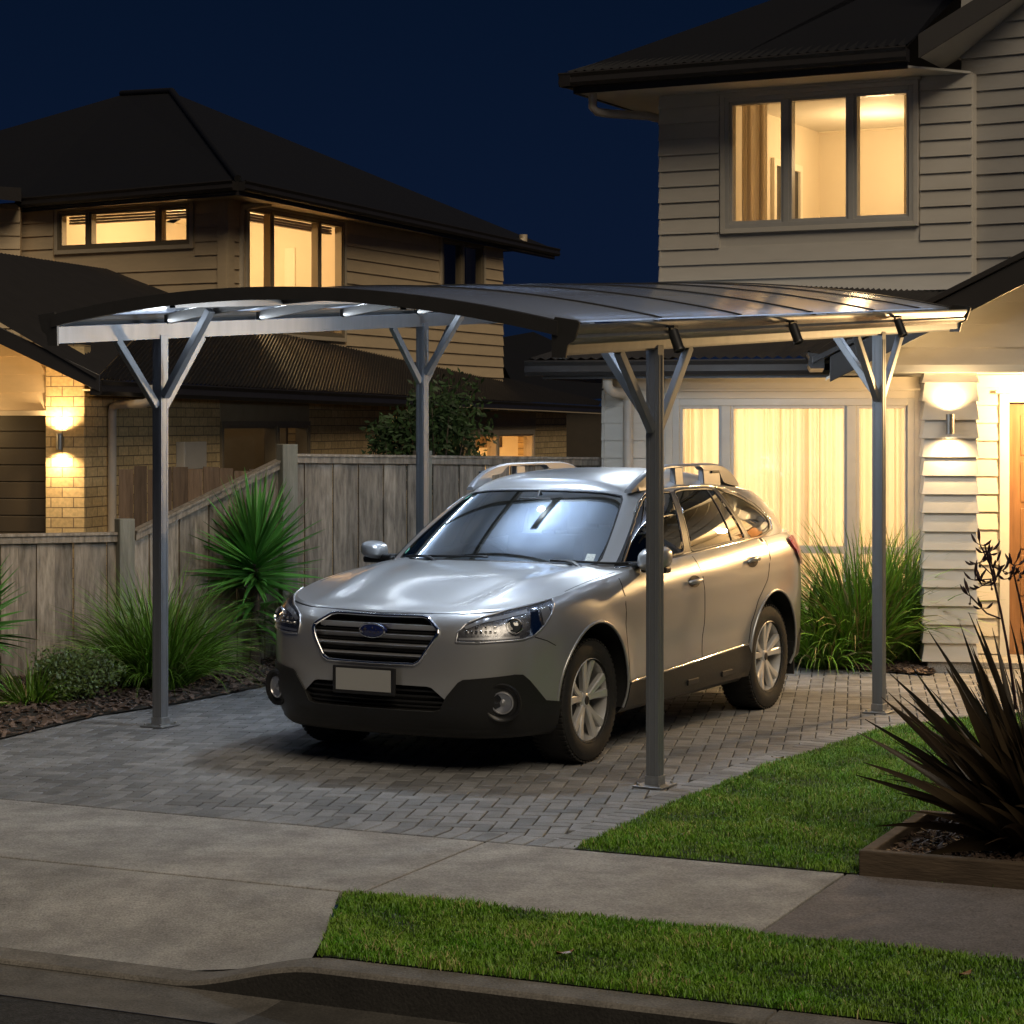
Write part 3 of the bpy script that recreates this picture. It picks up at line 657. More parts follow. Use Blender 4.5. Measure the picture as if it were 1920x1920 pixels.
def sheer_mat(name='sheer_curtain_fabric', dc=(.84,.78,.68,1), tcol=(.90,.84,.72,1), clear=.16):
    m = bpy.data.materials.new(name); m.use_nodes = True; nt = m.node_tree; nt.nodes.clear(); L = nt.links
    o = nt.nodes.new('ShaderNodeOutputMaterial'); d = nt.nodes.new('ShaderNodeBsdfDiffuse'); t = nt.nodes.new('ShaderNodeBsdfTranslucent'); tr = nt.nodes.new('ShaderNodeBsdfTransparent')
    d.inputs[0].default_value = dc; t.inputs[0].default_value = tcol; tr.inputs[0].default_value = (.9,.85,.75,1)
    a = nt.nodes.new('ShaderNodeMixShader'); a.inputs[0].default_value = .6; b = nt.nodes.new('ShaderNodeMixShader'); b.inputs[0].default_value = clear
    L.new(d.outputs[0], a.inputs[1]); L.new(t.outputs[0], a.inputs[2]); L.new(a.outputs[0], b.inputs[1]); L.new(tr.outputs[0], b.inputs[2]); L.new(b.outputs[0], o.inputs[0]); return m
m_drapet = sheer_mat('lined_curtain_fabric', (.62,.54,.42,1), (.60,.50,.36,1), .03)
def curtain(pl, s0, s1, z0, z1, n, waves, label, m, amp=.03, group='curtains'):
    mb = fold_sheet(pl, s0, s1, z0, z1, n, amp, waves); t = mb.build('curtain', m, smooth=180); return tag(t, label, 'curtain', group)
curtain(UW, UWIN[0]+.06, UWIN[0]+.31, UWIN[2]-.5, UWIN[3]-.02, -.26, 4, 'beige curtain gathered at the left side of the upper right window', m_drapet)
curtain(UW, UWIN[1]-.17, UWIN[1]-.05, UWIN[2]-.5, UWIN[3]-.02, -.26, 2, 'narrow beige curtain at the right edge of the upper right window', m_drapet)
zc_ = UWIN[3]+.117; yc_ = (zc_-CAMH)*FPX/(HORIZ-203); cl = Vector(((1648-960)/FPX*yc_, yc_, zc_))
room_fixture(cl, 'bright recessed ceiling light seen through the upper window of the right house', 36, r=.06)
# upper eaves, gutter, roof
ov = .55; EA = UW.P(-.62, zt_u, ov); EB = UW.P(UW.L-.42, zt_u, ov); EC = UR_.P(UR_.L, zt_u, 0)-Vector((UW.d.x,UW.d.y,0))*.6
mb = MB(); zz = Vector((0,0,1))
sof = [EA, EB, UW.P(UW.L-.03, zt_u, 0), UW.P(UW.L-.03, zt_u, -.5), UW.P(-.02, zt_u, -6), UW.P(-.62, zt_u, -6)]
mb.prism(sof, (0,0,.02)); mb.build('soffit', m_white_soffit, rh)
mb = MB(); outU = Vector((UW.n.x, UW.n.y, 0)); outL = Vector((-UW.d.x, -UW.d.y, 0))
UW.box(mb, -.62, UW.L-.42, zt_u-.012, zt_u+.15, ov, ov+.022); gutter(mb, UW.P(-.74, zt_u+.17, ov+.14), UW.P(UW.L-.40, zt_u+.17, ov+.14), .12, .125, outU)
mb.hexa([UW.P(-.642,zt_u-.012,ov+.02), UW.P(-.62,zt_u-.012,ov+.02), UW.P(-.62,zt_u-.012,-6), UW.P(-.642,zt_u-.012,-6)]+[UW.P(-.642,zt_u+.17,ov+.02), UW.P(-.62,zt_u+.17,ov+.02), UW.P(-.62,zt_u+.17,-6), UW.P(-.642,zt_u+.17,-6)])
gutter(mb, UW.P(-.74, zt_u+.17, ov+.14), UW.P(-.74, zt_u+.17, -6), .12, .125, outL)
mb.build('gutter', m_gutter, rh, smooth=30)
mb = MB(); RA = UW.P(-.70, zt_u+.17, ov+.08); RB = UW.P(UW.L-.40, zt_u+.17, ov+.08); hip = UW.P(3.4, zt_u+2.45, -3.6); RC = UW.P(-.70, zt_u+.20, -8); 
roofplane(mb, RA, RB, UW.P(UW.L-.40, zt_u+2.45, -3.6), hip, corr=False); mb.add([RA, hip, UW.P(3.4, zt_u+2.45, -8), RC], [(0,1,2,3)])
roofplane(mb, RA+zz*.012, RB+zz*.012, UW.P(UW.L-.4, zt_u+1.2, -1.7)+zz*.012, UW.P(1.4, zt_u+1.2, -1.7)+zz*.012, pitch=.09, amp=.009)
mb.build('roof', m_roofing, rh)
# rake of the set-back gable (upper right corner of the picture)
r0 = at(1722, 108, 18.7); r1 = at(1990, -60, 18.7); u_ = (r1-r0).normalized(); dn = Vector((0,0,-1)); back = Vector((-UW.n.x,-UW.n.y,0))
mb = MB(); mb.hexa([r0, r1, r1+back*.03, r0+back*.03, r0+Vector((0,0,.17)), r1+Vector((0,0,.17)), r1+back*.03+Vector((0,0,.17)), r0+back*.03+Vector((0,0,.17))])
mb.hexa([r0+zz*.17, r1+zz*.17, r1+zz*.17+back*1.4, r0+zz*.17+back*1.4, r0+zz*.20, r1+zz*.20, r1+zz*.20+back*1.4, r0+zz*.20+back*1.4]); mb.build('barge_board', m_gutter, rh)
mb = MB(); mb.prism([r0+back*.03+zz*.01, r1+back*.03+zz*.01, r1+back*.75+zz*.01, r0+back*.75+zz*.01], (0,0,.02)); mb.build('soffit', m_white_soffit, rh)
# upper left downpipe offset
mb = MB(); a = UW.P(-.66, zt_u+.06, ov-.02)
mb.tube([UW.P(-.50,zt_u-.0,ov-.1), UW.P(-.50,zt_u-.13,ov-.1), UW.P(-.47,zt_u-.17,ov-.13), UW.P(-.38,zt_u-.185,ov-.2), UW.P(-.10,zt_u-.19,.07), UW.P(-.07,zt_u-.19,-.25)], .04, 12); mb.build('downpipe', m_pipe, rh, smooth=60)
# lower storey
lz = 2.27
s0, zz1_ = LW.px(1262, 742); s1, _ = LW.px(1716, 742); LWIN = (s0, s1, .30, 2.09)
mb = MB(); wall(LW, mb, 0, LW.L+.25, 0, lz+.05, [LWIN]); boards(LW, mb, -.03, s0-.06, .12, lz-.12); boards(LW, mb, s1+.06, LW.L+.2, .12, lz-.12)
LW.box(mb, s0-.06, s1+.06, lz-.115, lz+.02, 0, .03)
LRt = side_plane(LW, 5.0); LRt.box(mb, 0, LRt.L, 0, lz+.05, -.1, 0); boards(LRt, mb, -.03, LRt.L, .12, lz)
mb.build('wall', m_board, rh)
f = s1-s0; p1 = (LW.px(1362, 900)[0]-s0)/f; p2 = (LW.px(1597, 900)[0]-s0)/f
wl = window(LW, rh, *LWIN, [p1, p2], fw=.06, sill=False)
mb = MB(); zr = LW.px(1560, 1031)[1]; LW.box(mb, s0+.06, s1-.06, zr-.03, zr+.03, -.09, .02); mb.build('transom', m_frame, wl, bevel=.003)
rm2 = room(LW, rh, s0-.35, s1+.5, 0.02, lz+.02, 3.2)
# sheer curtain, back-lit from the room
m_sheer = sheer_mat()
curtain(LW, s0-.05, s0+f*.54, .08, 2.06, -.30, 18, 'left half of the back-lit sheer curtain behind the lower window of the right house', m_sheer, .019)
curtain(LW, s0+f*.52, s1+.05, .08, 2.06, -.33, 17, 'right half of the back-lit sheer curtain behind the lower window of the right house', m_sheer, .019)
for k_, (fx, pw, lb) in enumerate(((.25, 46, 'ceiling light behind the left half of the sheer curtain in the lower window'), (.75, 46, 'ceiling light behind the right half of the sheer curtain in the lower window'))):
    lamp('POINT', 'room_light', LW.P(s0+f*fx, lz-.45, -1.5), pw, (1,.74,.45), rh, size=.2)
# lower eave, gutter and corrugated lean-to roof
oL = .60; gz = 2.34
mb = MB(); gl0 = LW.px(1018, 700, oL)[0]; gr = LW.px(1560, 690, oL)[0]
LW.box(mb, gl0, gr+.6, lz-.005, lz+.02, -.0, oL); mb.build('soffit', m_white_soffit, rh)
mb = MB(); LW.box(mb, gl0, gr+.45, lz-.02, lz+.12, oL, oL+.022); gutter(mb, LW.P(gl0-.12, gz+.06, oL+.15), LW.P(gr+.35, gz+.06, oL+.15), .125, .125, Vector((LW.n.x,LW.n.y,0)))
LW.box(mb, gl0, gl0+.02, lz-.02, lz+.12, -3, oL+.02); mb.build('gutter', m_gutter, rh, smooth=30)
mb = MB(); roofplane(mb, LW.P(gl0-.10, gz+.075, oL+.10), LW.P(LW.L+.9, gz+.075, oL+.10), LW.P(LW.L+.9, 3.14, -1.75), LW.P(gl0+1.55, 3.14, -1.75), pitch=.085, amp=.011)
mb.add([LW.P(gl0-.10,gz+.07,oL+.10), LW.P(gl0+1.55,3.135,-1.75), LW.P(gl0+1.55,3.135,-4), LW.P(gl0-.10,gz+.07,-4)], [(0,1,2,3)]); mb.build('lower_roof', m_roofing_right, rh)
mb = MB(); a = lambda px, py, n: LW.P(LW.px(px, py, n)[0], LW.px(px, py, n)[1], n)
mb.tube([a(1139,697,.50), a(1139,722,.50), a(1142,730,.47), a(1150,735,.42), a(1166,737,.20), a(1175,742,.10), a(1178,752,.075)] + [LW.P(LW.px(1178,752,.075)[0], z, .075) for z in (1.9,1.2,.6,.1)], .042, 12)
for z in (1.45, .6): LW.box(mb, LW.px(1178,752,.075)[0]-.05, LW.px(1178,752,.075)[0]+.05, z, z+.03, .0, .122)
mb.build('downpipe', m_pipe, rh, smooth=60)
# ----------------------------------------------------------------- porch gable and pillar (front plane)
GP_ = Plane(1545, 16.62, 1940, 16.42)
bz = 2.285                                                     # underside of the porch beam
def gx(px, py=700, n=0): return GP_.px(px, py, n)
lineA, lineB = gx(1588, 694), gx(1920, 527)                    # rake soffit line in the wall plane
sl = (lineB[1]-lineA[1])/(lineB[0]-lineA[0])
rakes = lambda s_: lineA[1]+(s_-lineA[0])*sl
s_end = GP_.L+1.6
def rr(z): return (max(gx(1566)[0], lineA[0]+(z-lineA[1])/sl), s_end)
mb = MB(); boards(GP_, mb, 0, s_end, bz+.0, 3.9, n=0, bh=.172, rng=rr, flare=.024)
mb.prism([GP_.P(lineA[0], bz, -.1), GP_.P(s_end, bz, -.1), GP_.P(s_end, rakes(s_end), -.1), GP_.P(lineA[0], rakes(lineA[0])-.02, -.1)], Vector((GP_.n.x,GP_.n.y,0))*.1)
mb.build('gable_wall', m_board, rh)
mb = MB(); nf = .50; outG = Vector((GP_.n.x,GP_.n.y,0))
for (za, zb, n0, n1) in ((-.02, .0, 0, nf),):     # rake soffit
    A = GP_.P(lineA[0]-.16, rakes(lineA[0]-.16), 0); B = GP_.P(s_end, rakes(s_end), 0); mb.prism([A, B, B+outG*nf, A+outG*nf], (0,0,.02))
mb.build('soffit', m_white_soffit, rh)
mb = MB(); c0 = gx(1556, 690, nf)[0]; A = GP_.P(c0, rakes(c0)-.03, nf); B = GP_.P(s_end, rakes(s_end)-.03, nf)
mb.hexa([A, B, B+outG*.025, A+outG*.025, A+zz*.19, B+zz*.19, B+outG*.025+zz*.19, A+outG*.025+zz*.19])
A2 = GP_.P(c0-.13, rakes(c0-.13)+.17, nf+.05); B2 = GP_.P(s_end, rakes(s_end)+.17, nf+.05)
mb.hexa([A2, B2, B2-outG*.3, A2-outG*.3, A2+zz*.045, B2+zz*.045, B2-outG*.3+zz*.045, A2-outG*.3+zz*.045])
mb.build('barge_board', m_gutter, rh, bevel=.004)
mb = MB(); T0 = GP_.P(c0-.12, rakes(c0-.12)+.19, nf); T1 = GP_.P(s_end, rakes(s_end)+.19, nf)
roofplane(mb, T0, T0-outG*2.6, T1-outG*2.6, T1, pitch=.085, amp=.010); mb.build('porch_roof', m_roofing_right, rh)
# eave return of the porch roof: gutter end seen at the left of the rake
mb = MB(); q = GP_.P(c0-.16, rakes(c0)+.20, nf+.02); gutter(mb, q, q-outG*1.6, .12, .13, Vector((-GP_.d.x,-GP_.d.y,0))); mb.build('gutter', m_gutter, rh, smooth=30)
mb = MB(); GP_.box(mb, lineA[0]-.12, s_end, bz-.02, bz, -1.3, .0); GP_.box(mb, lineA[0]-.1, s_end, bz-.015, bz+.04, -.02, .03); mb.build('porch_ceiling', m_white_soffit, rh)
# pillar clad in flared boards on all sides
P0, P1 = gx(1729, 900)[0], gx(1836, 900)[0]
mb = MB()
z = .085; k = 0
while z < bz-.03:
    zt = min(z+.1405, bz-.02); f0 = .030; f1 = .008; dp = .42
    q = lambda f, zz_: [GP_.P(P0+.03-f, zz_, -.03+f), GP_.P(P1-.03+f, zz_, -.03+f), GP_.P(P1-.03+f, zz_, -dp-f), GP_.P(P0+.03-f, zz_, -dp-f)]
    mb.hexa(q(f0+R.uniform(-.001,.001), z)+q(f1, zt+.006), R.random()); z = zt
mb.build('porch_pillar', m_board, rh)
mb = MB(); GP_.box(mb, P0+.04, P1-.03, 0, .09, -.4, -.02); mb.build('pillar_footing', m_concrete, rh, bevel=.004)
# entrance wall, door frame and timber door
EW = Plane(1838, 17.35, 2060, 17.15); e0 = EW.px(1884, 900)[0]; e1_ = EW.px(1893, 900)[0]
mb = MB(); boards(EW, mb, -.08, e0-.04, .06, bz, bh=.1405); EW.box(mb, -.08, e0-.04, 0, bz, -.1, 0); EW.box(mb, e0+1.15, e0+2.4, 0, bz, -.1, 0); EW.box(mb, e0-.04, e0+1.15, 2.12, bz, -.1, 0); mb.build('wall', m_board, rh)
dr = MB(); EW.box(dr, e0+.035, e0+1.0, .05, 2.04, -.10, -.06); 
for k_ in range(5): EW.box(dr, e0+.12, e0+.9, .15+.37*k_, .47+.37*k_, -.06, -.052)
door = dr.build('door', m_wood_door, rh, bevel=.004)
mb = MB()
for a, b, c, d in ((e0-.04,e0+.035,.03,2.12),(e0+1.0,e0+1.07,.03,2.12),(e0+.035,e0+1.0,2.05,2.12)): EW.box(mb, a, b, c, d, -.12, .04)
EW.box(mb, e0-.07, e0+1.1, 2.12, 2.145, -.1, .07); mb.build('door_frame', m_white, door, bevel=.004)
mb = MB(); EW.box(mb, -.05, e0+2, 0, .05, -.2, .55); o = mb.build('porch_step', m_concrete, rh, bevel=.006)
sconce(GP_.P((P0+P1)/2-.01, GP_.px(1780,795)[1], .0), GP_.n, 'silver up and down wall lamp glowing on the white boarded porch pillar', 20)
pl_ = lamp('POINT', 'added_porch_light', EW.P(e0+.5, bz-.14, .75), 230, (1,.63,.27), rh, size=.08)  # added lamp that warms the porch, paving and car side
mb = MB(); mb.lathe([(0,-.002),(.05,-.002),(.065,-.012),(.07,0)], 20, EW.P(e0+.5, bz-.022, .75), (0,0,1), (1,0,0)); mb.build('added_porch_disc', m_bulb, rh)  # glowing disc made up for the added porch lamp
# ----------------------------------------------------------------- LEFT HOUSE
FL = Plane(-60, 20.05, 158, 20.0)            # garage front
SL = Plane(158, 20.0, 1062, 35.9)            # long side wall of the lower storey
SL.n = Vector((SL.d.y, -SL.d.x)); SL.n = SL.n if SL.n.x > 0 else -SL.n
lh = thing('house', SL.P(4, 0), 'two storey brick and board house on the left behind the fence with lit upper windows', 'house', 'houses')
gL = 2.13
sp = FL.px(86, 850)[0]; gd = FL.px(86, 774)[1]
mb = MB(); FL.box(mb, sp, FL.L, 0, 2.6, -.25, 0); mb.build('brick_pillar', m_brick, lh, uv=(FL.d.x,FL.d.y,0))
mb = MB(); ra = at(-260, 520, 19.35); rb = at(187, 735, 19.35)
rkx = lambda z: FL.px(960+FPX*(ra.x+(rb.x-ra.x)*(z-ra.z)/(rb.z-ra.z))/20.02, 800)[0]-.02
mb.prism([FL.P(-3.0,gd,-.2), FL.P(sp,gd,-.2), FL.P(sp,max(gd+.05,rb.z+(rb.x-FL.P(sp,0).x)*(ra.z-rb.z)/(rb.x-ra.x)),-.2), FL.P(-3.0, rb.z+(rb.x-FL.P(-3,0).x)*(ra.z-rb.z)/(rb.x-ra.x), -.2)], Vector((FL.n.x,FL.n.y,0))*.17)
boards(FL, mb, -3.0, sp, gd+.02, 3.2, n=-.03, bh=.165, rng=lambda z: (-3.0, min(sp, rkx(z)))); mb.build('wall', m_board_far, lh)
mb = MB()
for k_ in range(12):
    FL.box(mb, -3.0, sp, gd-.02-.155*(k_+1)+.008, gd-.02-.155*k_, -.16, -.12-.006*(k_%1)); 
FL.box(mb, -3.0, sp, 0, gd, -.2, -.165); gdo = mb.build('garage_door', m_garage, lh, bevel=.004)
mb = MB(); FL.box(mb, -3.0, sp, gd-.025, gd+.02, -.15, .015); mb.build('door_frame', m_trim_far, gdo)
# side wall with window recess
def slx(px, py, n=0): return SL.px(px, py, n)
w0, w1 = slx(412, 800)[0], slx(578, 800)[0]; wz1 = slx(500, 790)[1]; w2, w3 = slx(886, 800)[0], slx(1000, 800)[0]; wzb = slx(940, 806)[1]
mb = MB(); holes = [(w0, w1, .8, wz1), (w2, w3, .9, wzb)]; wall(SL, mb, 0, SL.L, 0, 2.16, holes, th=.25); mb.build('brick_wall', m_brick, lh, uv=(SL.d.x,SL.d.y,0))
mb = MB(); SL.box(mb, w0, w1, wz1-.0, 2.16, -.02, .012); mb.build('render_panel', m_render, lh); mb = MB(); SL.box(mb, w2-.1, w3+.1, wzb, 2.14, -.02, .012); mb.build('render_panel', m_render, lh)
window(SL, lh, w0, w1, .8, wz1, [.62], m=m_frame_far, fw=.05, trim=m_trim_far, casing=0, depth=.14)
window(SL, lh, w2, w3, .9, wzb, [.38], m=m_trim_far, fw=.07, trim=m_trim_far, casing=0, depth=.14)
mb = MB(); SL.box(mb, w0-.1, w1+.1, .6, 2.16, -1.6, -1.5, var=.5); SL.box(mb, w0-.1, w0-.05, .6, 2.16, -1.6, -.3); SL.box(mb, w1+.05, w1+.1, .6, 2.16, -1.6, -.3); mb.build('interior', m_render, lh)
lamp('POINT', 'added_kitchen_light', SL.P((w0+w1)/2, 2.0, -.9), 3.5, WARM, lh, size=.1)  # added lamp to brighten the kitchen window
rm3 = room(SL, lh, w2-.3, w3+.3, .4, 2.14, 2.2, n=-.26); lamp('POINT', 'room_light', SL.P((w2+w3)/2, 1.9, -1.2), 190, WARM, lh, size=.15)
mb = MB(); m0 = slx(336, 828, .04)[0]; m1 = slx(378, 828, .04)[0]; SL.box(mb, m0, m1, slx(357,880,.04)[1], slx(357,828,.04)[1], 0.002, .10)
mb.build('meter_box', mat('meter_box_paint', (.46,.42,.36), .5, noise=.08, scale=6), lh, bevel=.01)
# lower eaves: rake over the garage and long gutter
dpt = Vector((SL.d.x, SL.d.y, 0)); FN = Vector((FL.n.x, FL.n.y, 0))
ge0 = at(192, 712, 19.35); ge1 = at(1128, 762, 37.2)
mb = MB(); mb.hexa([ra, rb, rb+Vector((0,.03,0)), ra+Vector((0,.03,0)), ra+zz*.15, rb+zz*.15, rb+zz*.15+Vector((0,.03,0)), ra+zz*.15+Vector((0,.03,0))])
mb.build('barge_board', m_gutter, lh, bevel=.004)
mb = MB(); mb.prism([ra+Vector((0,.03,.012)), rb+Vector((-.0,.03,.012)), Vector((rb.x,20.0,rb.z+.012)), Vector((ra.x,20.0,ra.z+.012))], (0,0,.015))
s_a = SL.P(-.65, 2.125, 0); mb.prism([Vector((rb.x+.02,rb.y+.03,rb.z+.012)), Vector((ge1.x,ge1.y,ge1.z-.13)), SL.P(SL.L, ge1.z-.12, -.02), SL.P(0, rb.z+.02, -.02)], (0,0,.015)); mb.build('soffit', m_trim_far, lh)
outS = Vector((SL.n.x, SL.n.y, 0)).normalized()
mb = MB(); gutter(mb, ge0, ge1, .12, .135, outS); mb.build('gutter', m_gutter, lh, smooth=30)
# upper storey planes
UL = Plane(0, 27.7, 425, 26.0); URt = Plane(425, 26.0, 942, 33.6)
URt.n = Vector((URt.d.y, -URt.d.x)); URt.n = URt.n if URt.n.x > 0 else -URt.n
zs = 4.66
mb = MB(); roofz = 2.9
uw = (UL.px(110,400)[0], UL.px(358,400)[0], UL.px(235,464)[1], UL.px(235,389)[1])
ua = URt.px(462,400)[0]; ub = URt.px(643,400)[0]; uw2 = (ua, ub, URt.px(550,575)[1]-.35, URt.px(550,401)[1])
da = URt.px(826,450)[0]; db = URt.px(905,450)[0]; uw3 = (da, db, URt.px(865,565)[1], URt.px(865,450)[1])
wall(UL, mb, 0, UL.L, 2.4, zs, [uw]); wall(URt, mb, 0, URt.L, 2.4, zs, [uw2, uw3])
boards(UL, mb, 0, UL.L, 2.4, zs-.02, [(uw[0]-.08,uw[1]+.08,uw[2]-.1,uw[3]+.1)], bh=.165); boards(URt, mb, 0.0, URt.L, 2.4, zs-.02, [(uw2[0]-.08,uw2[1]+.08,uw2[2]-.1,uw2[3]+.1),(uw3[0]-.08,uw3[1]+.08,uw3[2]-.1,uw3[3]+.1)], bh=.165)
UL.box(mb, UL.L-.11, UL.L+.02, 2.4, zs-.02, 0, .036); URt.box(mb, -.036, .12, 2.4, zs-.02, 0, .036)
US = Plane(-200, 27.2, 38, 27.3); US.box(mb, 0, US.L, 2.4, zs-.05, -.1, 0); boards(US, mb, 0, US.L, 2.4, zs-.07, bh=.165)
UE = Plane(942, 33.6, 900, 40); mb.prism([URt.P(URt.L,1.5,0), URt.P(URt.L,1.5,-5), URt.P(URt.L,zs,-5), URt.P(URt.L,zs,0)], Vector((-URt.d.x,-URt.d.y,0))*.1)
URt.box(mb, 0, URt.L, 1.5, 2.4, -.1, 0)
mb.build('wall', m_board_far, lh)
window(UL, lh, *uw, [(UL.px(167,430)[0]-uw[0])/(uw[1]-uw[0]), (UL.px(298,430)[0]-uw[0])/(uw[1]-uw[0])], m=m_frame_far, fw=.036, trim=m_trim_far, casing=.05, sill=False)
window(URt, lh, *uw2, [(URt.px(509,430)[0]-ua)/(ub-ua), (URt.px(598,430)[0]-ua)/(ub-ua)], m=m_frame_far, fw=.036, trim=m_trim_far, casing=.05, sill=False)
window(URt, lh, *uw3, [.5], m=m_frame_far, fw=.06, trim=m_trim_far, casing=.06)
mb = MB(); URt.box(mb, da-.05, db+.05, uw3[2]-.1, uw3[3]+.1, -.4, -.3); mb.build('blackout_blind', m_black, lh)
def corner_room():
    a_in = UL.P(uw[0]-.4, 0, -.14); a_bk = UL.P(uw[0]-.4, 0, -3.4); b_in = URt.P(ub+.5, 0, -.14); b_bk = URt.P(ub+.5, 0, -3.2)
    def meet(p, d, q, e): k = ((q.x-p.x)*e.y-(q.y-p.y)*e.x)/(d.x*e.y-d.y*e.x); return Vector((p.x+d.x*k, p.y+d.y*k, 0))
    X = meet(a_bk, UL.d, b_bk, URt.d); Cc = meet(a_in, UL.d, b_in, URt.d); z0_, z1_ = 2.75, zs-.05; mb = MB(); pl_ = [a_in, a_bk, X, b_bk, b_in, Cc]
    for i in range(4): p, q = pl_[i], pl_[i+1]; mb.add([p+zz*z0_, q+zz*z0_, q+zz*z1_, p+zz*z1_], [(0,1,2,3)])
    for z_ in (z0_, z1_): mb.add([p+zz*z_ for p in pl_], [(0,1,2),(0,2,5),(2,3,5),(3,4,5)])
    mb.build('interior', m_room, lh); return X
XR_ = corner_room()
lamp('POINT', 'room_light', UL.P((uw[0]+uw[1])/2, zs-.55, -1.3), 38, WARM, lh, size=.15)
lamp('POINT', 'room_light', URt.P((ua+ub)/2+.3, zs-.55, -1.3), 38, WARM, lh, size=.15)
# a few things inside the rooms: blinds, architrave, doorway, picture
BKn = -.14-3.0
for pl, a_, b_, z_ in ((UL, uw[0]+.05, uw[1]-.05, uw[3]-.05), (URt, ua+.05, ub-.05, uw2[3]-.05)):
    mb = MB()
    for k_ in range(3): pl.box(mb, a_, b_, z_-.035*(k_+1), z_-.035*k_-.01, -.19-.01*k_, -.14)
    o = mb.build('roller_blind', m_drape); tag(o, 'raised blind at the head of the long three pane window of the left house' if pl is UL else 'raised blind at the head of the tall corner window of the left house', 'blind', 'roller blinds')
mb = MB()
BKn = -3.2
URt.box(mb, ub-.5, ub-.43, uw2[2]-.2, uw2[2]+1.35, BKn, BKn+.05); URt.box(mb, ub+.2, ub+.27, uw2[2]-.2, uw2[2]+1.35, BKn, BKn+.05); URt.box(mb, ub-.43, ub+.2, uw2[2]+1.28, uw2[2]+1.35, BKn, BKn+.05)
URt.box(mb, ua+.5, ua+.57, uw2[2]-.2, uw2[2]+1.25, BKn, BKn+.05); URt.box(mb, ua+1.05, ua+1.12, uw2[2]-.2, uw2[2]+1.25, BKn, BKn+.05); URt.box(mb, ua+.57, ua+1.05, uw2[2]+1.18, uw2[2]+1.25, BKn, BKn+.05)
UL.box(mb, uw[0]+.55, uw[0]+1.25, uw[2]-1, uw[2]+.22, -3.4, -3.35); mb.build('architrave', m_roomtrim, lh)
mb = MB(); URt.box(mb, ub-.42, ub+.19, uw2[2]-.2, uw2[2]+1.27, BKn, BKn+.02); URt.box(mb, ua+.58, ua+1.04, uw2[2]-.2, uw2[2]+1.17, BKn, BKn+.02); mb.build('doorway', mat('brown_doorway', (.20,.14,.08), .8, noise=.5, scale=40), lh)
# upper eaves and hip roof
c1 = at(446, 338, 25.3); zE = c1.z; cR = at(1040, 437, 35.2); cR.z = zE; cL = at(38, 377, 27.4); cL.z = zE
k_ = (1040-960)/FPX; cR = Vector((k_*35.4, 35.4, zE))
mb = MB(); low = Vector((0,0,-.17))
mb.prism([c1+low+zz*.02, cR+low+zz*.02, URt.P(URt.L,zE-.15,0)+Vector((.3,.3,0)), URt.P(0,zE-.15,-.05), UL.P(0,zE-.15,-.05), cL+low+zz*.02], (0,0,.02)); mb.build('soffit', m_trim_far, lh)
mb = MB(); dR = (cR-c1).normalized(); dL = (cL-c1).normalized(); oR = Vector((dR.y,-dR.x,0)); oR = oR if oR.x > 0 else -oR; oL_ = Vector((-dL.y, dL.x, 0)); oL_ = oL_ if oL_.y < 0 else -oL_
for A, B, o_ in ((c1, cR, oR), (c1, cL, oL_)):
    mb.hexa([A+low, B+low, B+low-o_*.03, A+low-o_*.03, A-zz*.005, B-zz*.005, B-o_*.03-zz*.005, A-o_*.03-zz*.005]); gutter(mb, A+o_*.1, B+o_*.1, .11, .12, o_)
mb.build('gutter', m_gutter, lh, smooth=30)
pk = at(322, 173, 30.5); pk2 = at(228, 178, 31.5); lf = at(-60, 262, 30.5)
mb = MB(); mb.add([c1, cR, pk], [(0,1,2)]); mb.add([c1, pk, pk2, cL], [(0,1,2,3)]); mb.add([pk2, cL, at(-60,352,28.3), lf], [(0,1,2,3)]); mb.add([pk, cR, Vector((cR.x-4,cR.y+3,zE)), pk2], [(0,1,2,3)])
mb.build('roof', m_roofing, lh)
mb = MB(); mb.tube([c1+zz*.02, pk+zz*.02], .045, 8); mb.tube([pk2+zz*.02, pk+zz*.02], .045, 8); mb.build('ridge_cap', m_roofing, lh, smooth=60)
eL = at(38, 380, 27.0); mb = MB(); mb.hexa([at(-80,366,26.5), at(40,378,26.9), at(40,378,27.6), at(-80,366,27.6), at(-80,345,26.5), at(40,352,26.9), at(40,352,27.6), at(-80,345,27.6)]); mb.build('gutter', m_gutter, lh)
# downpipes of the left house
mb = MB(); mb.tube([at(284,722,19.9), at(284,742,19.9), at(280,752,19.92), at(270,757,19.95), at(222,758,20.35), at(212,763,20.40), at(210,775,20.42), at(210,1010,20.42)], .042, 12); mb.build('downpipe', m_pipe, lh, smooth=60)
mb = MB(); mb.tube([at(510,352,26.6), at(510,372,26.6), at(505,380,26.6), at(465,385,26.4), at(452,388,26.3), at(450,400,26.28), at(450,560,26.28)], .05, 10); mb.build('downpipe', m_trim_far, lh, smooth=60)
mb = MB(); mb.tube([at(981,440,34.4), at(981,452,34.4), at(972,460,34.3), at(935,463,33.9), at(931,475,33.7), at(931,560,33.7), at(931,690,33.7)], .07, 10); mb.build('downpipe', m_trim_far, lh, smooth=60)
# lower roofs
mb = MB()
# main lower roof: eave to upper wall
j0 = URt.P(0, 2.9, -.02); j1 = URt.P(URt.L, CAMH+.85, -.02); e0v = ge0+Vector((0,0,.01)); 
roofplane(mb, ge0+Vector((-.05,0,.01)), ge1+Vector((-.05,0,.01)), at(1128,752,37.6), at(330,556,25.9), pitch=.10, amp=.011)
roofplane(mb, ge0+Vector((-.05,0,.012)), Vector((.2,37.3,ge1.z+.01)), URt.P(URt.L+.1,CAMH+.82,.0), at(330,556,25.9)+zz*.004, pitch=.10, amp=.011)
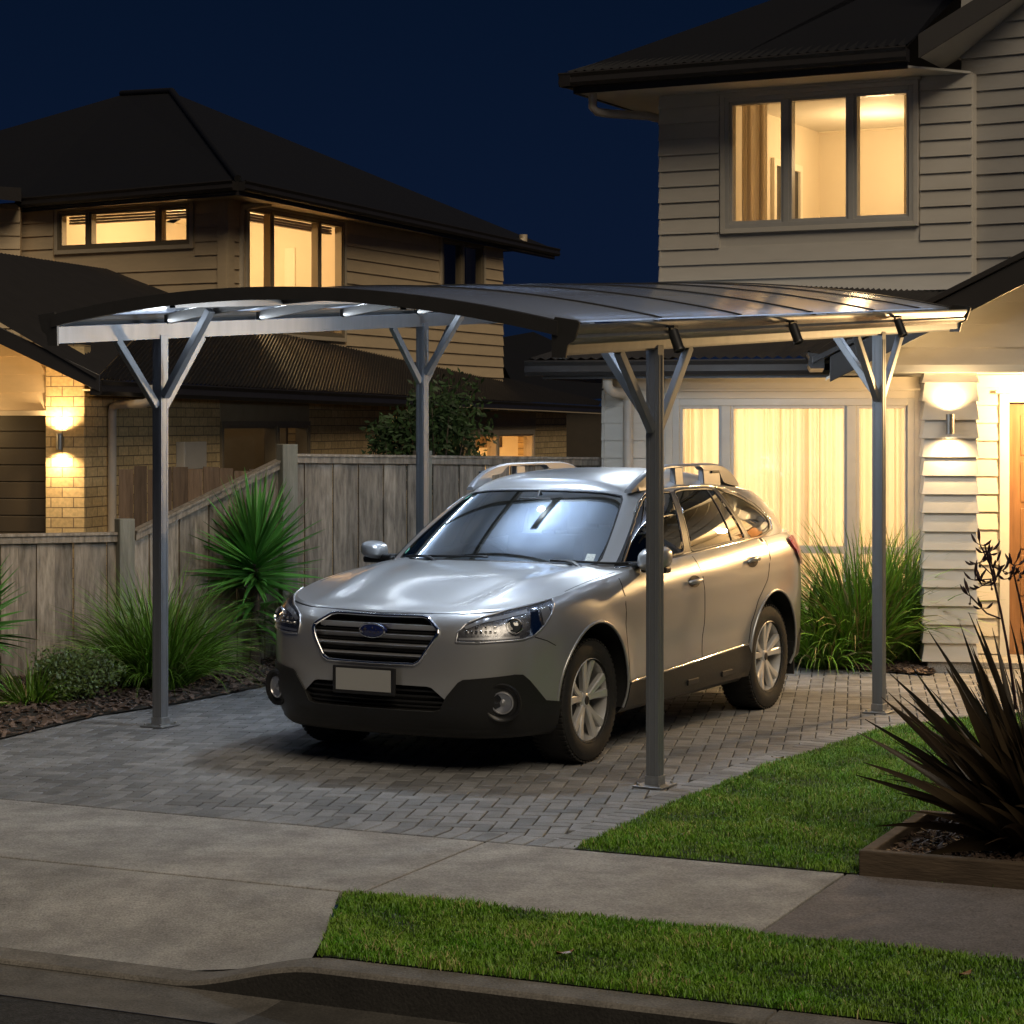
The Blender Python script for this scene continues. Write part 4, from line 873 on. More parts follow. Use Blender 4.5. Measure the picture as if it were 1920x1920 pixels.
# garage gable slope
roofplane(mb, ge0+Vector((-.05,-.03,.012)), at(325,556,25.9)+zz*.02, at(200,508,26.3)+zz*.02, at(-300,430,19.33)+zz*.0, pitch=.10, amp=.011)
mb.build('lower_roof', m_roofing_right, lh)
sconce(FL.P(FL.px(116,828)[0], FL.px(116,828)[1], .0), FL.n, 'small up and down wall lamp glowing on the cream brick pillar beside the garage', 28)
lamp('POINT', 'added_garage_light', FL.P(sp-.9, 1.9, .45), 16, (1,.66,.28), lh, size=.1)  # added unseen lamp to brighten the garage front
# far house piece at the far right end of the yard
fh = thing('house', (1.6, 38, 0), 'dark low roofed building far behind the fence between the two houses', 'house', 'houses')
mb = MB(); A = at(940,700,42); B = at(1230,745,42); mb.add([at(900,640,46), at(1000,622,46), at(1260,740,42), at(900,760,42)], [(0,1,2,3)]); mb.build('roof', m_roofing, fh)
mb = MB(); mb.hexa([Vector((.1,42.3,0)),Vector((3,42.3,0)),Vector((3,44,0)),Vector((.1,44,0)),Vector((.1,42.3,2.1)),Vector((3,42.3,2.1)),Vector((3,44,2.1)),Vector((.1,44,2.1))]); mb.build('wall', m_garage, fh)
# ================================================================= CARPORT
FRt = Vector((.743,11.37,2.274)); FLt = Vector((-2.19,13.62,2.415)); BRt = Vector((2.395,14.27,2.464)); BLt = Vector((-.677,16.52,2.617))
cN = (FLt-FRt).cross(BRt-FRt).normalized(); cN = cN if cN.z > 0 else -cN
def C(s, t, h=0.0, ds=0.0, dt=0.0):
    p = FRt*(1-s)*(1-t)+FLt*s*(1-t)+BRt*(1-s)*t+BLt*s*t
    return p + cN*h + cU*ds + cV*dt
cU = (FLt-FRt).normalized(); cV = (BRt-FRt).normalized(); cH = Vector((cV.x, cV.y, 0)).normalized(); angc = math.atan2(cH.y, cH.x)
cp = thing('carport', (FRt.x, FRt.y, 0), 'free standing grey aluminium carport with curved translucent roof over the parked wagon', 'carport')
T0, T1 = -.31, 1.43
for (s, t) in ((0,0),(1,0),(0,1),(1,1)):
    top = C(s, t, .0); b = Vector((top.x, top.y, 0))
    mb = MB(); w = .07; mb.box((b.x, b.y, (top.z+.02)/2+.006), (w, w, top.z+.01), rz=angc)
    # raised flutes on the post faces
    for k_ in range(4):
        a = angc+k_*PI/2; d = Vector((math.cos(a), math.sin(a), 0)); n2 = Vector((-d.y, d.x, 0))
        for o_ in (-.018, .018): mb.box(tuple(b+d*(w/2+.0005)+n2*o_+Vector((0,0,top.z/2))), (.003, .007, top.z-.06), rz=a)
    post = mb.build('post', m_steel, cp, bevel=.004)
    mb = MB(); mb.box((b.x, b.y, .008), (.19, .17, .01), rz=angc)
    mb.box((b.x, b.y, .035), (.082, .082, .05), rz=angc)
    for dx in (-.075, .075):
        for dy in (-.06, .06):
            q = Vector((dx*math.cos(angc)-dy*math.sin(angc), dx*math.sin(angc)+dy*math.cos(angc), 0)); mb.tube([b+q+Vector((0,0,.012)), b+q+Vector((0,0,.026))], .009, 6)
    mb.build('base_plate', m_galv, post, bevel=.003)
    for sg in (-1, 1):      # braces along the beam
        a = b + Vector((0,0,top.z-.42)) + cH*sg*.04; e = top + cH*sg*.42 + Vector((0,0,cV.z*sg*.42+.005)); mb = MB(); mb.bar(a, e, .038, .05, up=(0,0,1)); mb.build('brace', m_steel, cp, bevel=.004)
    inn = Vector((cU.x, cU.y, 0)).normalized()*(1 if s == 0 else -1)   # brace towards the middle of the roof arch
    a = b + Vector((0,0,top.z-.36)) + inn*.04; e = top + inn*.44 + Vector((0,0,.165)); mb = MB(); mb.bar(a, e, .05, .045); mb.build('brace', m_steel, cp, bevel=.004)
beams = []
for s, sg in ((0,-1),(1,1)):
    mb = MB(); prof = [(-.025,0),(.025,0),(.025,.10),(-.025,.10)]
    rows = [[C(s, t, h, ds=d) for d, h in prof+[prof[0]]] for t in (T0, T1-.02)]; mb.grid(rows)
    for t in (T0, T1-.02): mb.add([C(s,t,h,ds=d) for d, h in prof], [(0,1,2,3)])
    bm_ = mb.build('beam', m_steel, cp, bevel=.003)
    # stepped gutter outside the beam
    mb = MB(); prof = [(.026,.012),(.032,.010),(.036,.05),(.05,.062),(.075,.068),(.088,.085),(.082,.10),(.094,.118),(.105,.135),(.105,.148),(.092,.15),(.085,.13),(.06,.12),(.026,.12)]
    g1 = T1+.03 if s == 0 else T1
    rows = [[C(s, t, h, ds=d*sg) for d, h in prof] for t in (T0, g1)]; mb.grid(rows)
    mb.build('gutter', m_steel, cp, smooth=40)
    for t, dt in ((T0, -.004), (g1, .004)):
        mb = MB(); pr = [(-.04,-.012),(.04,-.012),(.055,.05),(.095,.075),(.125,.16),(.11,.17),(-.02,.185),(-.04,.15)]
        mb.prism([C(s, t, h, ds=d*sg, dt=dt) for d, h in pr], cV*(.018 if dt > 0 else -.018)); mb.build('end_cap', m_steel_dk, cp, bevel=.003)
def arch(t, h0=.128, rise=.165, n=28, off=0.0, a=0.0, b=1.0):
    out = []
    for i in range(n+1):
        f = a+(b-a)*i/n; out.append(C(f, t, h0+off+rise*(1-(2*f-1)**2)))
    return out
# polycarbonate sheets between the ribs
def poly_mat():
    m = bpy.data.materials.new('translucent_polycarbonate'); m.use_nodes = True; nt = m.node_tree; nt.nodes.clear(); L = nt.links
    o = nt.nodes.new('ShaderNodeOutputMaterial'); d = nt.nodes.new('ShaderNodeBsdfDiffuse'); tl = nt.nodes.new('ShaderNodeBsdfTranslucent'); g = nt.nodes.new('ShaderNodeBsdfGlossy'); tr = nt.nodes.new('ShaderNodeBsdfTransparent')
    d.inputs[0].default_value = (.66,.76,.97,1); tl.inputs[0].default_value = (.66,.71,.80,1); tr.inputs[0].default_value = (.6,.65,.7,1); g.inputs['Roughness'].default_value = .16
    x1 = nt.nodes.new('ShaderNodeMixShader'); x1.inputs[0].default_value = .42; x2 = nt.nodes.new('ShaderNodeMixShader'); x2.inputs[0].default_value = .05; x3 = nt.nodes.new('ShaderNodeMixShader')
    fr = two_sided_fresnel(nt, 1.5)
    L.new(d.outputs[0], x1.inputs[1]); L.new(tl.outputs[0], x1.inputs[2]); L.new(x1.outputs[0], x2.inputs[1]); L.new(tr.outputs[0], x2.inputs[2]); L.new(fr.outputs[0], x3.inputs[0]); L.new(x2.outputs[0], x3.inputs[1]); L.new(g.outputs[0], x3.inputs[2]); L.new(x3.outputs[0], o.inputs[0]); return m
m_poly = poly_mat()
ribs = [T0+.012, .02, .33, .65, .97, 1.24, T1-.012]
for i in range(len(ribs)-1):
    mb = MB(); a_, b_ = ribs[i], ribs[i+1]
    top = [arch(t, off=.034) for t in np.linspace(a_, b_, 5)]; bot = [arch(t, off=.026) for t in np.linspace(a_, b_, 5)]
    mb.grid(top); mb.grid(bot); mb.build('roof_panel', m_poly, cp, smooth=180)
def ribstrip(t, w, h, off, mname, m):
    mb = MB(); pr = [(-w/2,0),(w/2,0),(w/2,h),(-w/2,h)]; rows = []
    for i in range(31):
        f = i/30; rows.append([C(f, t, .128+off+.165*(1-(2*f-1)**2)+hh, dt=d) for d, hh in pr+[pr[0]]])
    mb.grid(rows); mb.add(rows[0][:4], [(0,1,2,3)]); mb.add(rows[-1][:4], [(0,1,2,3)]); return mb.build(mname, m, cp, smooth=30)
for i, t in enumerate(ribs):
    if i == 0: ribstrip(T0-.002, .05, .07, -.032, 'front_arch', m_steel_dk)
    elif i == len(ribs)-1: ribstrip(T1+.002, .05, .085, -.045, 'rear_arch', m_steel_dk)
    else: ribstrip(t, .045, .06, -.04, 'roof_rib', m_steel_dk); ribstrip(t, .028, .008, .034, 'rib_cover', m_steel_dk)
for f in (.27, .73):      # purlins along the length
    mb = MB(); h = .128+.165*(1-(2*f-1)**2)-.045; pr = [(-.022,0),(.022,0),(.022,.045),(-.022,.045)]
    rows = [[C(f, t, h+hh, ds=d) for d, hh in pr+[pr[0]]] for t in (T0, T1)]; mb.grid(rows); mb.build('purlin', m_steel_dk, cp)
# three black spotlights clamped to the right gutter
spot_px = ((1258,625,'black spotlight under the gutter near the front right carport post'),(1483,610,'black spotlight at the middle of the right carport gutter'),(1680,598,'black spotlight on the carport gutter above the rear right post'))
proto = None
for i, (px, py, lb) in enumerate(spot_px):
    best = min(np.linspace(-.3,1.4,400), key=lambda t: abs(960+FPX*C(0,t,.06,ds=-.11).x/C(0,t,.06,ds=-.11).y-px)); p = C(0, best, .085, ds=-.115)
    if proto is None:
        t_ = thing('spotlight', p, lb, 'spotlight', 'spotlights on the carport gutter'); ax = Vector((.30,-.34,-1)).normalized()
        mb = MB(); q = p+Vector((.02,-.03,-.035)); mb.lathe([(0,-.055),(.024,-.055),(.027,-.05),(.028,.045),(.031,.05),(.031,.062),(.026,.062),(.022,.055),(0,.055)], 20, q, ax, ax.orthogonal()); mb.build('lamp_head', m_black, t_, smooth=40)
        mb = MB(); mb.box(p+Vector((.0,-.01,.035)), (.05,.05,.012), rz=angc); mb.tube([p+Vector((-.01,.0,.03)), p+Vector((-.012,-.012,.0)), q-ax*.02], .007, 8); mb.build('bracket', m_black, t_, smooth=40)
        proto = t_
    else: copy_thing(proto, p, 0, lb)
# added cool battens and unseen lamps under the roof, lighting car, beams and paving
for i, (tt, ss) in enumerate(((.16, .46), (.56, .58), (1.05, .50))):
    a = C(ss, tt-.09, .205); b = C(ss, tt+.09, .205)
    mb = MB(); mb.bar(a+cN*.02, b+cN*.02, .07, .03); bat = mb.build('added_batten', m_steel_dk if i == 1 else m_white, cp, bevel=.004); mb = MB(); mb.bar(a, b, .055, .012); mb.build('added_diffuser', m_steel_dk if i == 1 else m_added_led, bat, bevel=.003)
    for q_ in (a.lerp(b,.15), a.lerp(b,.85)): mb = MB(); mb.tube([q_+cN*.03, q_+cN*.07], .006, 6); mb.build('added_hanger', m_steel_dk, bat, smooth=60)
    mid = (a+b)/2; d_ = (b-a).normalized()
    if i != 1: strip_light('added_batten_light', a-cN*.02, b-cN*.02, -cN, (10, 0, 20)[i], COOL, cp, .06)
    strip_light('added_uplight', a+cN*.045, b+cN*.045, cN, (12, 150, 20)[i], COOL, cp, .06)
    lamp('POINT', 'added_glow_lamp', mid-cN*.12, (52, 6, 24)[i], COOL, cp, size=(.12, .03, .12)[i])
for s_, sg in ((0, 1), (1, -1)):     # unseen lamps added along the side beams to brighten the underside of the roof
    inn = cU*sg; a = C(s_, -.22, .112, ds=.012*sg); b = C(s_, 1.36, .112, ds=.012*sg)
    strip_light('added_roof_wash', a+inn*.02, b+inn*.02, inn+cN*.24, (14, 8)[s_], COOL, cp, .012)
# ================================================================= THE STATION WAGON
m_paint = mat('silver_car_paint', (.425,.43,.435), .34, metal=.62, coat=.8, coat_rough=.11)
_nt = m_paint.node_tree; _n = _nt.nodes.new('ShaderNodeTexNoise'); _n.inputs['Scale'].default_value = 900; _t = _nt.nodes.new('ShaderNodeTexCoord'); _b = _nt.nodes.new('ShaderNodeBump')
_b.inputs['Strength'].default_value = .05; _b.inputs['Distance'].default_value = .001; _nt.links.new(_t.outputs['Object'], _n.inputs['Vector']); _nt.links.new(_n.outputs[0], _b.inputs['Height']); _nt.links.new(_b.outputs[0], _nt.nodes['Principled BSDF'].inputs['Normal'])
m_clad = mat('bumper_plastic', (.013,.013,.013), .42, noise=.1, scale=50, bump=.05, bscale=400)
m_chrome = mat('chrome', (.75,.75,.76), .08, metal=1.0)
m_silver = mat('satin_silver', (.55,.55,.56), .3, metal=.8)
m_rail = mat('roof_rail_silver', (.17,.17,.175), .42, metal=.5)
m_rubber = mat('tyre_rubber', (.018,.017,.016), .75, noise=.25, scale=30, bump=.1)
m_alloy = mat('alloy_wheel', (.66,.65,.63), .35, metal=.5, coat=.6)
m_dark = mat('dark_wheel_metal', (.03,.03,.032), .5, metal=.5)  # dark metal of the brake discs and hub caps
m_lining = mat('arch_liner', (.008,.008,.008), .9)
m_wsglass = glass('windscreen_glass', (.50,.56,.55), 1.9, floor=.50, gcol=(.88,.96,1.0), rough=.04)
m_sideglass = glass('privacy_glass', (.10,.11,.10), 1.75, floor=.10)
m_fdglass = glass('door_glass', (.22,.24,.22), 1.7, floor=.10)
m_lampin = mat('dark_chrome', (.30,.30,.31), .28, metal=.9, noise=.6, scale=70)
m_lens = glass('lamp_lens', (.92,.93,.95), 1.5)
m_red = mat('red_tail_lens', (.75,.02,.015), .15, coat=1.0)
m_plate = mat('blank_number_plate', (.36,.36,.345), .5)
m_badge = mat('blue_badge', (.012,.02,.10), .15, coat=1.0)
m_seat = mat('seat_fabric', (.07,.07,.07), .9)
m_dash = mat('dashboard', (.05,.052,.055), .7)
m_sticker = mat('pale_sticker', (.62,.66,.62), .6, noise=.5, scale=120); m_sticker_g = mat('green_sticker', (.16,.48,.36), .6)
m_amber = mat('amber_reflector', (.5,.2,.03), .2, coat=1.0)
# the flank faces the porch: car heading -X -Y in the world
hd = math.atan2(-.875, -.484)
car = thing('station_wagon', (.351, 13.85, 0), 'silver station wagon with black lower cladding and roof rails parked under the carport', 'car', rz=hd)
def cbuild(mb, name, m, par=None, **k): k.setdefault('world', False); return mb.build(name, m, par or car, **k)
def fill(outline, holes, spacing, mp, flip=False, mirror=False, asp=1.0):
    """triangulate a flat region (outline minus holes), map it to 3d; returns (verts, faces)"""
    def dens(poly):
        out = []; n = len(poly)
        for i in range(n):
            a, b = np.array(poly[i], float), np.array(poly[(i+1)%n], float); k = max(1, int(np.hypot((b-a)[0], (b-a)[1]*asp)/spacing+.5))
            for j in range(k): out.append(tuple(a+(b-a)*j/k))
        return out
    loops = [dens(outline)]+[dens(h) for h in holes]; pts = []; edges = []
    for lp in loops:
        b = len(pts); pts += lp; edges += [(b+i, b+(i+1)%len(lp)) for i in range(len(lp))]
    P = np.array(loops[0]); lo, hi = P.min(0), P.max(0); sz = spacing/asp
    gx_, gy_ = np.meshgrid(np.arange(lo[0]+spacing*.5, hi[0], spacing), np.arange(lo[1]+sz*.5, hi[1], sz), indexing='ij'); gx_, gy_ = gx_.ravel(), gy_.ravel()
    ins = inside(loops[0], gx_, gy_)
    for h in loops[1:]: ins &= ~inside(h, gx_, gy_)
    allp = np.array(pts); q = np.stack([gx_[ins], gy_[ins]], 1)
    d = np.min(np.hypot(q[:,None,0]-allp[None,:,0], (q[:,None,1]-allp[None,:,1])*asp), 1) if len(q) else np.zeros(0)
    q = q[d > spacing*.45]; V2 = [Vector(p) for p in pts]+[Vector(p) for p in q]
    v, e, f, _, _, _ = delaunay_2d_cdt(V2, edges, [], 0, 1e-6)
    v = np.array([(p[0], p[1]) for p in v]); F_ = []
    T_ = np.array([t for t in f]); c = v[T_].mean(1); k = inside(loops[0], c[:,0], c[:,1])
    for h in loops[1:]: k &= ~inside(h, c[:,0], c[:,1])
    F_ = [tuple(int(i) for i in t) for t in T_[k]]
    W_ = mp(v[:,0], v[:,1]); return W_, F_
def sym(mb, V, F_, both=True, side=1):
    if both or side > 0: mb.add([tuple(p) for p in V], F_, .5)
    if both or side < 0: mb.add([(p[0], -p[1], p[2]) for p in V], [t[::-1] for t in F_], .5)
def smooth_poly(pts, n=6):
    """closed Catmull-Rom through the points"""
    P = [np.array(p, float) for p in pts]; N = len(P); out = []
    for i in range(N):
        p0, p1, p2, p3 = P[i-1], P[i], P[(i+1)%N], P[(i+2)%N]
        for j in range(n):
            t = j/n; out.append(tuple(.5*(2*p1+(p2-p0)*t+(2*p0-5*p1+4*p2-p3)*t*t+(3*p1-p0-3*p2+p3)*t**3)))
    return out
def rnd(pts, r=.02, n=4):
    """polygon with rounded corners"""
    out = []; N = len(pts)
    for i in range(N):
        p = np.array(pts[i], float); a = np.array(pts[i-1], float)-p; b = np.array(pts[(i+1)%N], float)-p; la, lb = np.linalg.norm(a), np.linalg.norm(b); k = min(r, la*.45, lb*.45)
        A, B = p+a/la*k, p+b/lb*k
        for j in range(n+1): t = j/n; out.append(tuple((1-t)**2*A+2*t*(1-t)*p+t*t*B))
    return out
SH = lambda off: (lambda u, z: shell_n(u, z, off))
GH = lambda off: (lambda w, s: green_n(w, s, off))
ZB = .262
UFm = UF
def arch_pts(xa, rx=.405, rz=.437, n=26):
    a0 = math.asin((ZB-.35)/rz); out = []
    for i in range(n+1):
        a = PI-a0 - (PI-2*a0)*i/n; out.append((u_of_x(xa+rx*math.cos(a)), .35+rz*math.sin(a)))
    return out
AR, AF = arch_pts(XR), arch_pts(XF)
# --- main body shell with wheel arch openings
GR = [(UF+.0,.842),(2.70,.845),(2.66,.838),(2.585,.785),(2.583,.765),(2.685,.615),(2.72,.598),(UF,.594)]
# panel openings (grille and lower intake) on the left half, mirrored
LOWG = [(UF,.486),(2.64,.484),(2.61,.478),(2.53,.416),(2.56,.362),(2.60,.352),(UF,.350)]
ub = np.linspace(UR, UF, 160)
top = [(u, float(ztop_u(u))) for u in ub]
def vloop():
    L_ = [(UR, ZB+.06)] + AR[0:0]
    bot = [(UR, .33), (-2.3,.33), (AR[0][0]-.02, .30), (AR[0][0], ZB)] + AR[1:-1] + [(AR[-1][0], ZB), (AF[0][0], ZB)] + AF[1:-1] + [(AF[-1][0], ZB), (2.3, ZB+.0), (UF, ZB+.005)]
    right = [(UF,.350),(2.60,.352),(2.56,.362),(2.53,.416),(2.61,.478),(2.64,.484),(UF,.486),(UF,.594),(2.72,.598),(2.685,.615),(2.583,.765),(2.585,.785),(2.66,.838),(2.70,.845),(UF,.8425)]
    return bot + right + top[::-1][0:] 
mb = MB(); V, F_ = fill(vloop(), [], .034, SH(0)); sym(mb, V, F_)
# ledge between the shell top and the greenhouse base, cowl and tail ledge
led = []
for u in np.linspace(UR, u_of_x(.96), 90):
    p = shell(u, ztop_u(u)); wv = np.linspace(2.2, 11, 1500); g = green(wv, 0*wv); 
    k = int(np.argmin(np.hypot(g[:,0]-p[0], (g[:,1]-p[1])*.6))); led.append([p, (p+g[k])/2+[0,0,.004], g[k]])
for sg in (1, -1): mb.grid([[(q[0], q[1]*sg, q[2]) for q in r] for r in led], .5)
# greenhouse body: posts between the windows
DOORG = [(3.33,.05),(3.36,.42),(3.42,.72),(3.60,.885),(3.80,.935),(4.62,.945),(4.90,.925),(5.22,.05)]
REARG = [(5.36,.05),(5.02,.925),(5.30,.945),(6.12,.94),(6.30,.925),(6.62,.05)]
QUARG = [(6.74,.05),(6.42,.915),(6.70,.885),(7.05,.80),(7.38,.62),(7.62,.36),(7.60,.20),(7.42,.085),(7.18,.05)]
WSG = [(0,.02),(1.2,.02),(2.1,.03),(2.50,.05),(2.60,.12),(2.56,.5),(2.52,.90),(2.40,.955),(1.6,.975),(0,.975)]
REARW = [(11,.14),(10.2,.14),(9.5,.17),(9.35,.25),(9.45,.82),(9.7,.90),(11,.93)]
gout = [(w, 0) for w in np.linspace(2.5, 11, 120)][::1]
def gl_outline():
    o = [(w, 0.0) for w in np.linspace(0, 11, 100)]
    o += REARW[0:1] + REARW[1:] + [(w, 1.0) for w in np.linspace(11, 0, 100)]
    o += WSG[::-1]
    return o
V, F_ = fill(gl_outline(), [rnd(DOORG,.06), rnd(REARG,.06), smooth_poly(QUARG)], .07, GH(0), asp=6); sym(mb, V, F_)
body = cbuild(mb, 'body', m_paint, smooth=38, weld=True)
# roof skin
mb = MB(); rows = []
for w in np.concatenate([np.linspace(0, 3, 24), np.linspace(3.1, 9, 40), np.linspace(9.1, 11, 20)]):
    e = green(w, 1.0); row = []; ye = max(float(e[1]), 1e-4); cr_ = .108*min(1, ye/.6)**2*(1-.55*sstep(-.9,-1.9,e[0]))
    for j in range(17):
        t = -1+j/8; row.append((e[0], ye*t, e[2]+cr_*(1-abs(t)**3.4)))
    rows.append(row)
mb.grid(rows, .5); cbuild(mb, 'roof', m_paint, smooth=60)
# bonnet
tt = np.linspace(0, 1, 46); ks = np.sin(np.linspace(-PI/2, PI/2, 49))
rows = []
tab_b, tab_a = TF[2][::-1], TF[1][::-1]
def bonnet(k, t, off=0.0):
    k = float(k); a = float(np.interp(abs(k), tab_b, tab_a)); xe = XC+a*(2.16-XC); x0 = .86
    x = x0+(xe-x0)*t; W = .842; y = k*W
    ze = float(ztop_x(x)); d = xe-x
    crown = .052*(1-abs(k)**3.0)*float(sstep(-.02,.75,d))
    rk = .74-.16*float(sstep(1.0,2.1,x))
    crease = .012*math.exp(-((abs(k)-rk)/.075)**2)*float(sstep(-.02,.25,d))
    dish = -.006*math.exp(-((abs(k)-rk+.16)/.09)**2)*float(sstep(0,.3,d))
    return (x, y, ze+crown+crease+dish+off)
for t in tt: rows.append([bonnet(k, t) for k in ks])
mb = MB(); mb.grid(rows, .5); cbuild(mb, 'bonnet', m_paint, smooth=60, weld=True)
# shut lines: thin dark strips following the surface
def strip(mapf, path, w, both=True, mb=None, off=.0016):
    mb = mb or MB(); P = [np.array(mapf(*p), float) for p in path]
    return P
def seam(paths, mapf, wd=.0045, name='panel_gap', m=None, hgt=.0012, join=False, par=None):
    """thin strip following the surface: one object per path and side, or one across the middle when join"""
    out = []
    for path in paths:
        path = np.array(path, float); n = max(12, int(np.sum(np.hypot(*np.diff(path, axis=0).T))/.03)); s = np.concatenate([[0], np.cumsum(np.hypot(*np.diff(path, axis=0).T))]); q = np.linspace(0, s[-1], n)
        a, b = np.interp(q, s, path[:,0]), np.interp(q, s, path[:,1]); P = mapf(a, b); P2 = mapf(a, b, 1)
        nrm = P2-P; nrm /= np.linalg.norm(nrm, axis=1, keepdims=True); T_ = np.gradient(P, axis=0); T_ /= np.linalg.norm(T_, axis=1, keepdims=True); B_ = np.cross(T_, nrm)
        mb = MB()
        for sg in (1, -1):
            rows = []
            for i in range(n):
                rows.append([P[i]-B_[i]*wd+nrm[i]*(-.001), P[i]-B_[i]*wd*.6+nrm[i]*hgt, P[i]+B_[i]*wd*.6+nrm[i]*hgt, P[i]+B_[i]*wd+nrm[i]*(-.001)])
            mb.grid([[(p[0], p[1]*sg, p[2]) for p in r] for r in rows], .5)
            if not join: out.append(cbuild(mb, name, m or m_black, par, smooth=180)); mb = MB()
        if join: out.append(cbuild(mb, name, m or m_black, par, smooth=180, weld=True))
    return out
SM = lambda a, b, up=0: shell_n(a, b, .02 if up else .0)
GM = lambda a, b, up=0: green_n(a, b, .02 if up else .0)
seam([[(1.018,1.0),(1.04,.93),(1.055,.74),(1.0,.45),(.985,.36)], [(-.03,1.07),(-.05,.89),(-.065,.43),(-.065,.40)], [(-1.19,1.115),(-1.158,1.04),(-1.06,.86),(-.90,.74),(-.80,.60),(-.76,.45)]], SM, .0055)
# bonnet shut line along the wing and across the nose
def BM(a, b, up=0):
    return np.array([bonnet(x, y, .02 if up else .0) for x, y in zip(np.atleast_1d(a), np.atleast_1d(b))])
seam([[(.962,.12),(.962,.5),(.962,.82)]], BM, .005)
seam([[(UF,.856),(2.75,.862),(2.45,.866),(2.2,.884)]], SM, .006, join=True)
seam([[(2.02,.745),(1.93,.72),(1.86,.69)]], SM, .003)
seam([[(1.70,.50),(1.9,.40)]], SM, .002) if False else None
# chrome belt moulding and dark window surround
def trimstrip(path, mapf, wd, hgt, name, m):
    return seam([path], mapf, wd, name, m, hgt)
trimstrip([(3.28,.022),(4.2,.022),(5.3,.022),(6.6,.022),(7.3,.03),(7.6,.10),(7.74,.28),(7.70,.42)], GM, .008, .006, 'window_trim', m_chrome)
seam([rnd(DOORG,.06)+[rnd(DOORG,.06)[0]], rnd(REARG,.06)+[rnd(REARG,.06)[0]], smooth_poly(QUARG)+[smooth_poly(QUARG)[0]]], GM, .010, 'window_seal', m_black, .003)
trimstrip([(7.70,.42),(7.5,.66),(7.1,.86),(6.7,.95),(6.2,.985),(5.2,.99),(4.5,.985),(3.75,.97),(3.45,.87),(3.28,.70)], GM, .005, .004, 'window_trim', m_chrome)
# black door pillars between the glass
for sg in (1, -1):
    for o_ in ([(5.22,.05),(5.36,.05),(5.02,.925),(4.90,.925)], [(6.62,.05),(6.74,.05),(6.42,.915),(6.30,.925)]):
        mb = MB(); V, F_ = fill(o_, [], .03, GH(.002), asp=3); sym(mb, V, F_, False, sg); cbuild(mb, 'door_pillar', m_black, smooth=60)
# glass
mb = MB(); V, F_ = fill(WSG[:-1]+[(0,.975)], [], .07, GH(-.006), asp=4); sym(mb, V, F_); ws = cbuild(mb, 'windscreen', m_wsglass, smooth=180, weld=True)
seam([[(0,.02),(1.2,.02),(2.1,.03),(2.50,.05),(2.60,.12),(2.56,.5),(2.52,.90),(2.40,.955),(1.6,.975),(0,.975)]], GM, .011, 'window_seal', m_black, -.001, join=True)
for sg in (1, -1):
    for nm, o_, gm_ in (('door_window', rnd(DOORG,.06), m_fdglass), ('door_window', rnd(REARG,.06), m_sideglass), ('quarter_window', smooth_poly(QUARG), m_sideglass)):
        mb = MB(); V, F_ = fill(o_, [], .07, GH(-.004), asp=5); sym(mb, V, F_, False, sg); cbuild(mb, nm, gm_, smooth=180)
mb = MB(); V, F_ = fill(REARW, [], .1, GH(-.004), asp=5); sym(mb, V, F_); cbuild(mb, 'rear_window', m_sideglass, smooth=180, weld=True)
# window dividers
for path in ([(3.62,.05),(3.50,.40)], [(6.28,.05),(6.08,.93)]): seam([path], GM, .008, 'window_divider', m_black, .002)
# --- nose: grille
def outline_tube(pts, off, r, name, m, closed=False, par=None, both=True, mapf=shell_n):
    mb = MB(); pts = np.array(pts, float); P = mapf(pts[:,0], pts[:,1], off)
    for sg in ((1,-1) if both else (1,)): mb.tube([(p[0], p[1]*sg, p[2]) for p in P], r, 8, closed=closed, var=.5)
    return cbuild(mb, name, m, par, smooth=60)
mb = MB(); GRo = [(UF,.842),(2.70,.845),(2.66,.838),(2.585,.785),(2.583,.765),(2.685,.615),(2.72,.598),(UF,.594)]
V, F_ = fill(GRo, [], .05, SH(-.045)); sym(mb, V, F_); grille = cbuild(mb, 'grille', m_lining, smooth=60)
dense = lambda P: [tuple(np.array(P[i])+(np.array(P[i+1])-np.array(P[i]))*j/6) for i in range(len(P)-1) for j in range(6)]+[P[-1]]
outline_tube(dense(rnd(GRo[1:-1],.03)) if False else dense(GRo), .002, .0105, 'grille_frame', m_chrome, par=grille)
def uedge(z): return float(np.interp(z, [.594,.615,.765,.785,.838,.845], [2.72,2.685,2.583,2.585,2.66,2.70]))
for z in (.802, .748, .694, .640):
    mb = MB(); us = np.linspace(uedge(z), UF, 26)
    for sg in (1, -1):
        rows = []
        for u in us:
            a = shell_n(u, z+.0125, -.018); b = shell_n(u, z, .004); c = shell_n(u, z-.014, -.020); d_ = shell_n(u, z-.004, -.03); rows.append([(p[0], p[1]*sg, p[2]) for p in (d_, a, (a*.4+b*.6)+np.array([.002,0,.002]), b, c, d_)])
        mb.grid(rows, .5)
    cbuild(mb, 'grille_slat', m_silver, grille, smooth=50)
for z in (.775, .721, .667, .618):
    mb = MB(); us = np.linspace(uedge(z), UF, 16); P = [shell_n(u, z, -.028) for u in us]
    for sg in (1,-1): mb.tube([(p[0], p[1]*sg, p[2]) for p in P], .0045, 6)
    cbuild(mb, 'grille_slat', m_clad, grille, smooth=60)
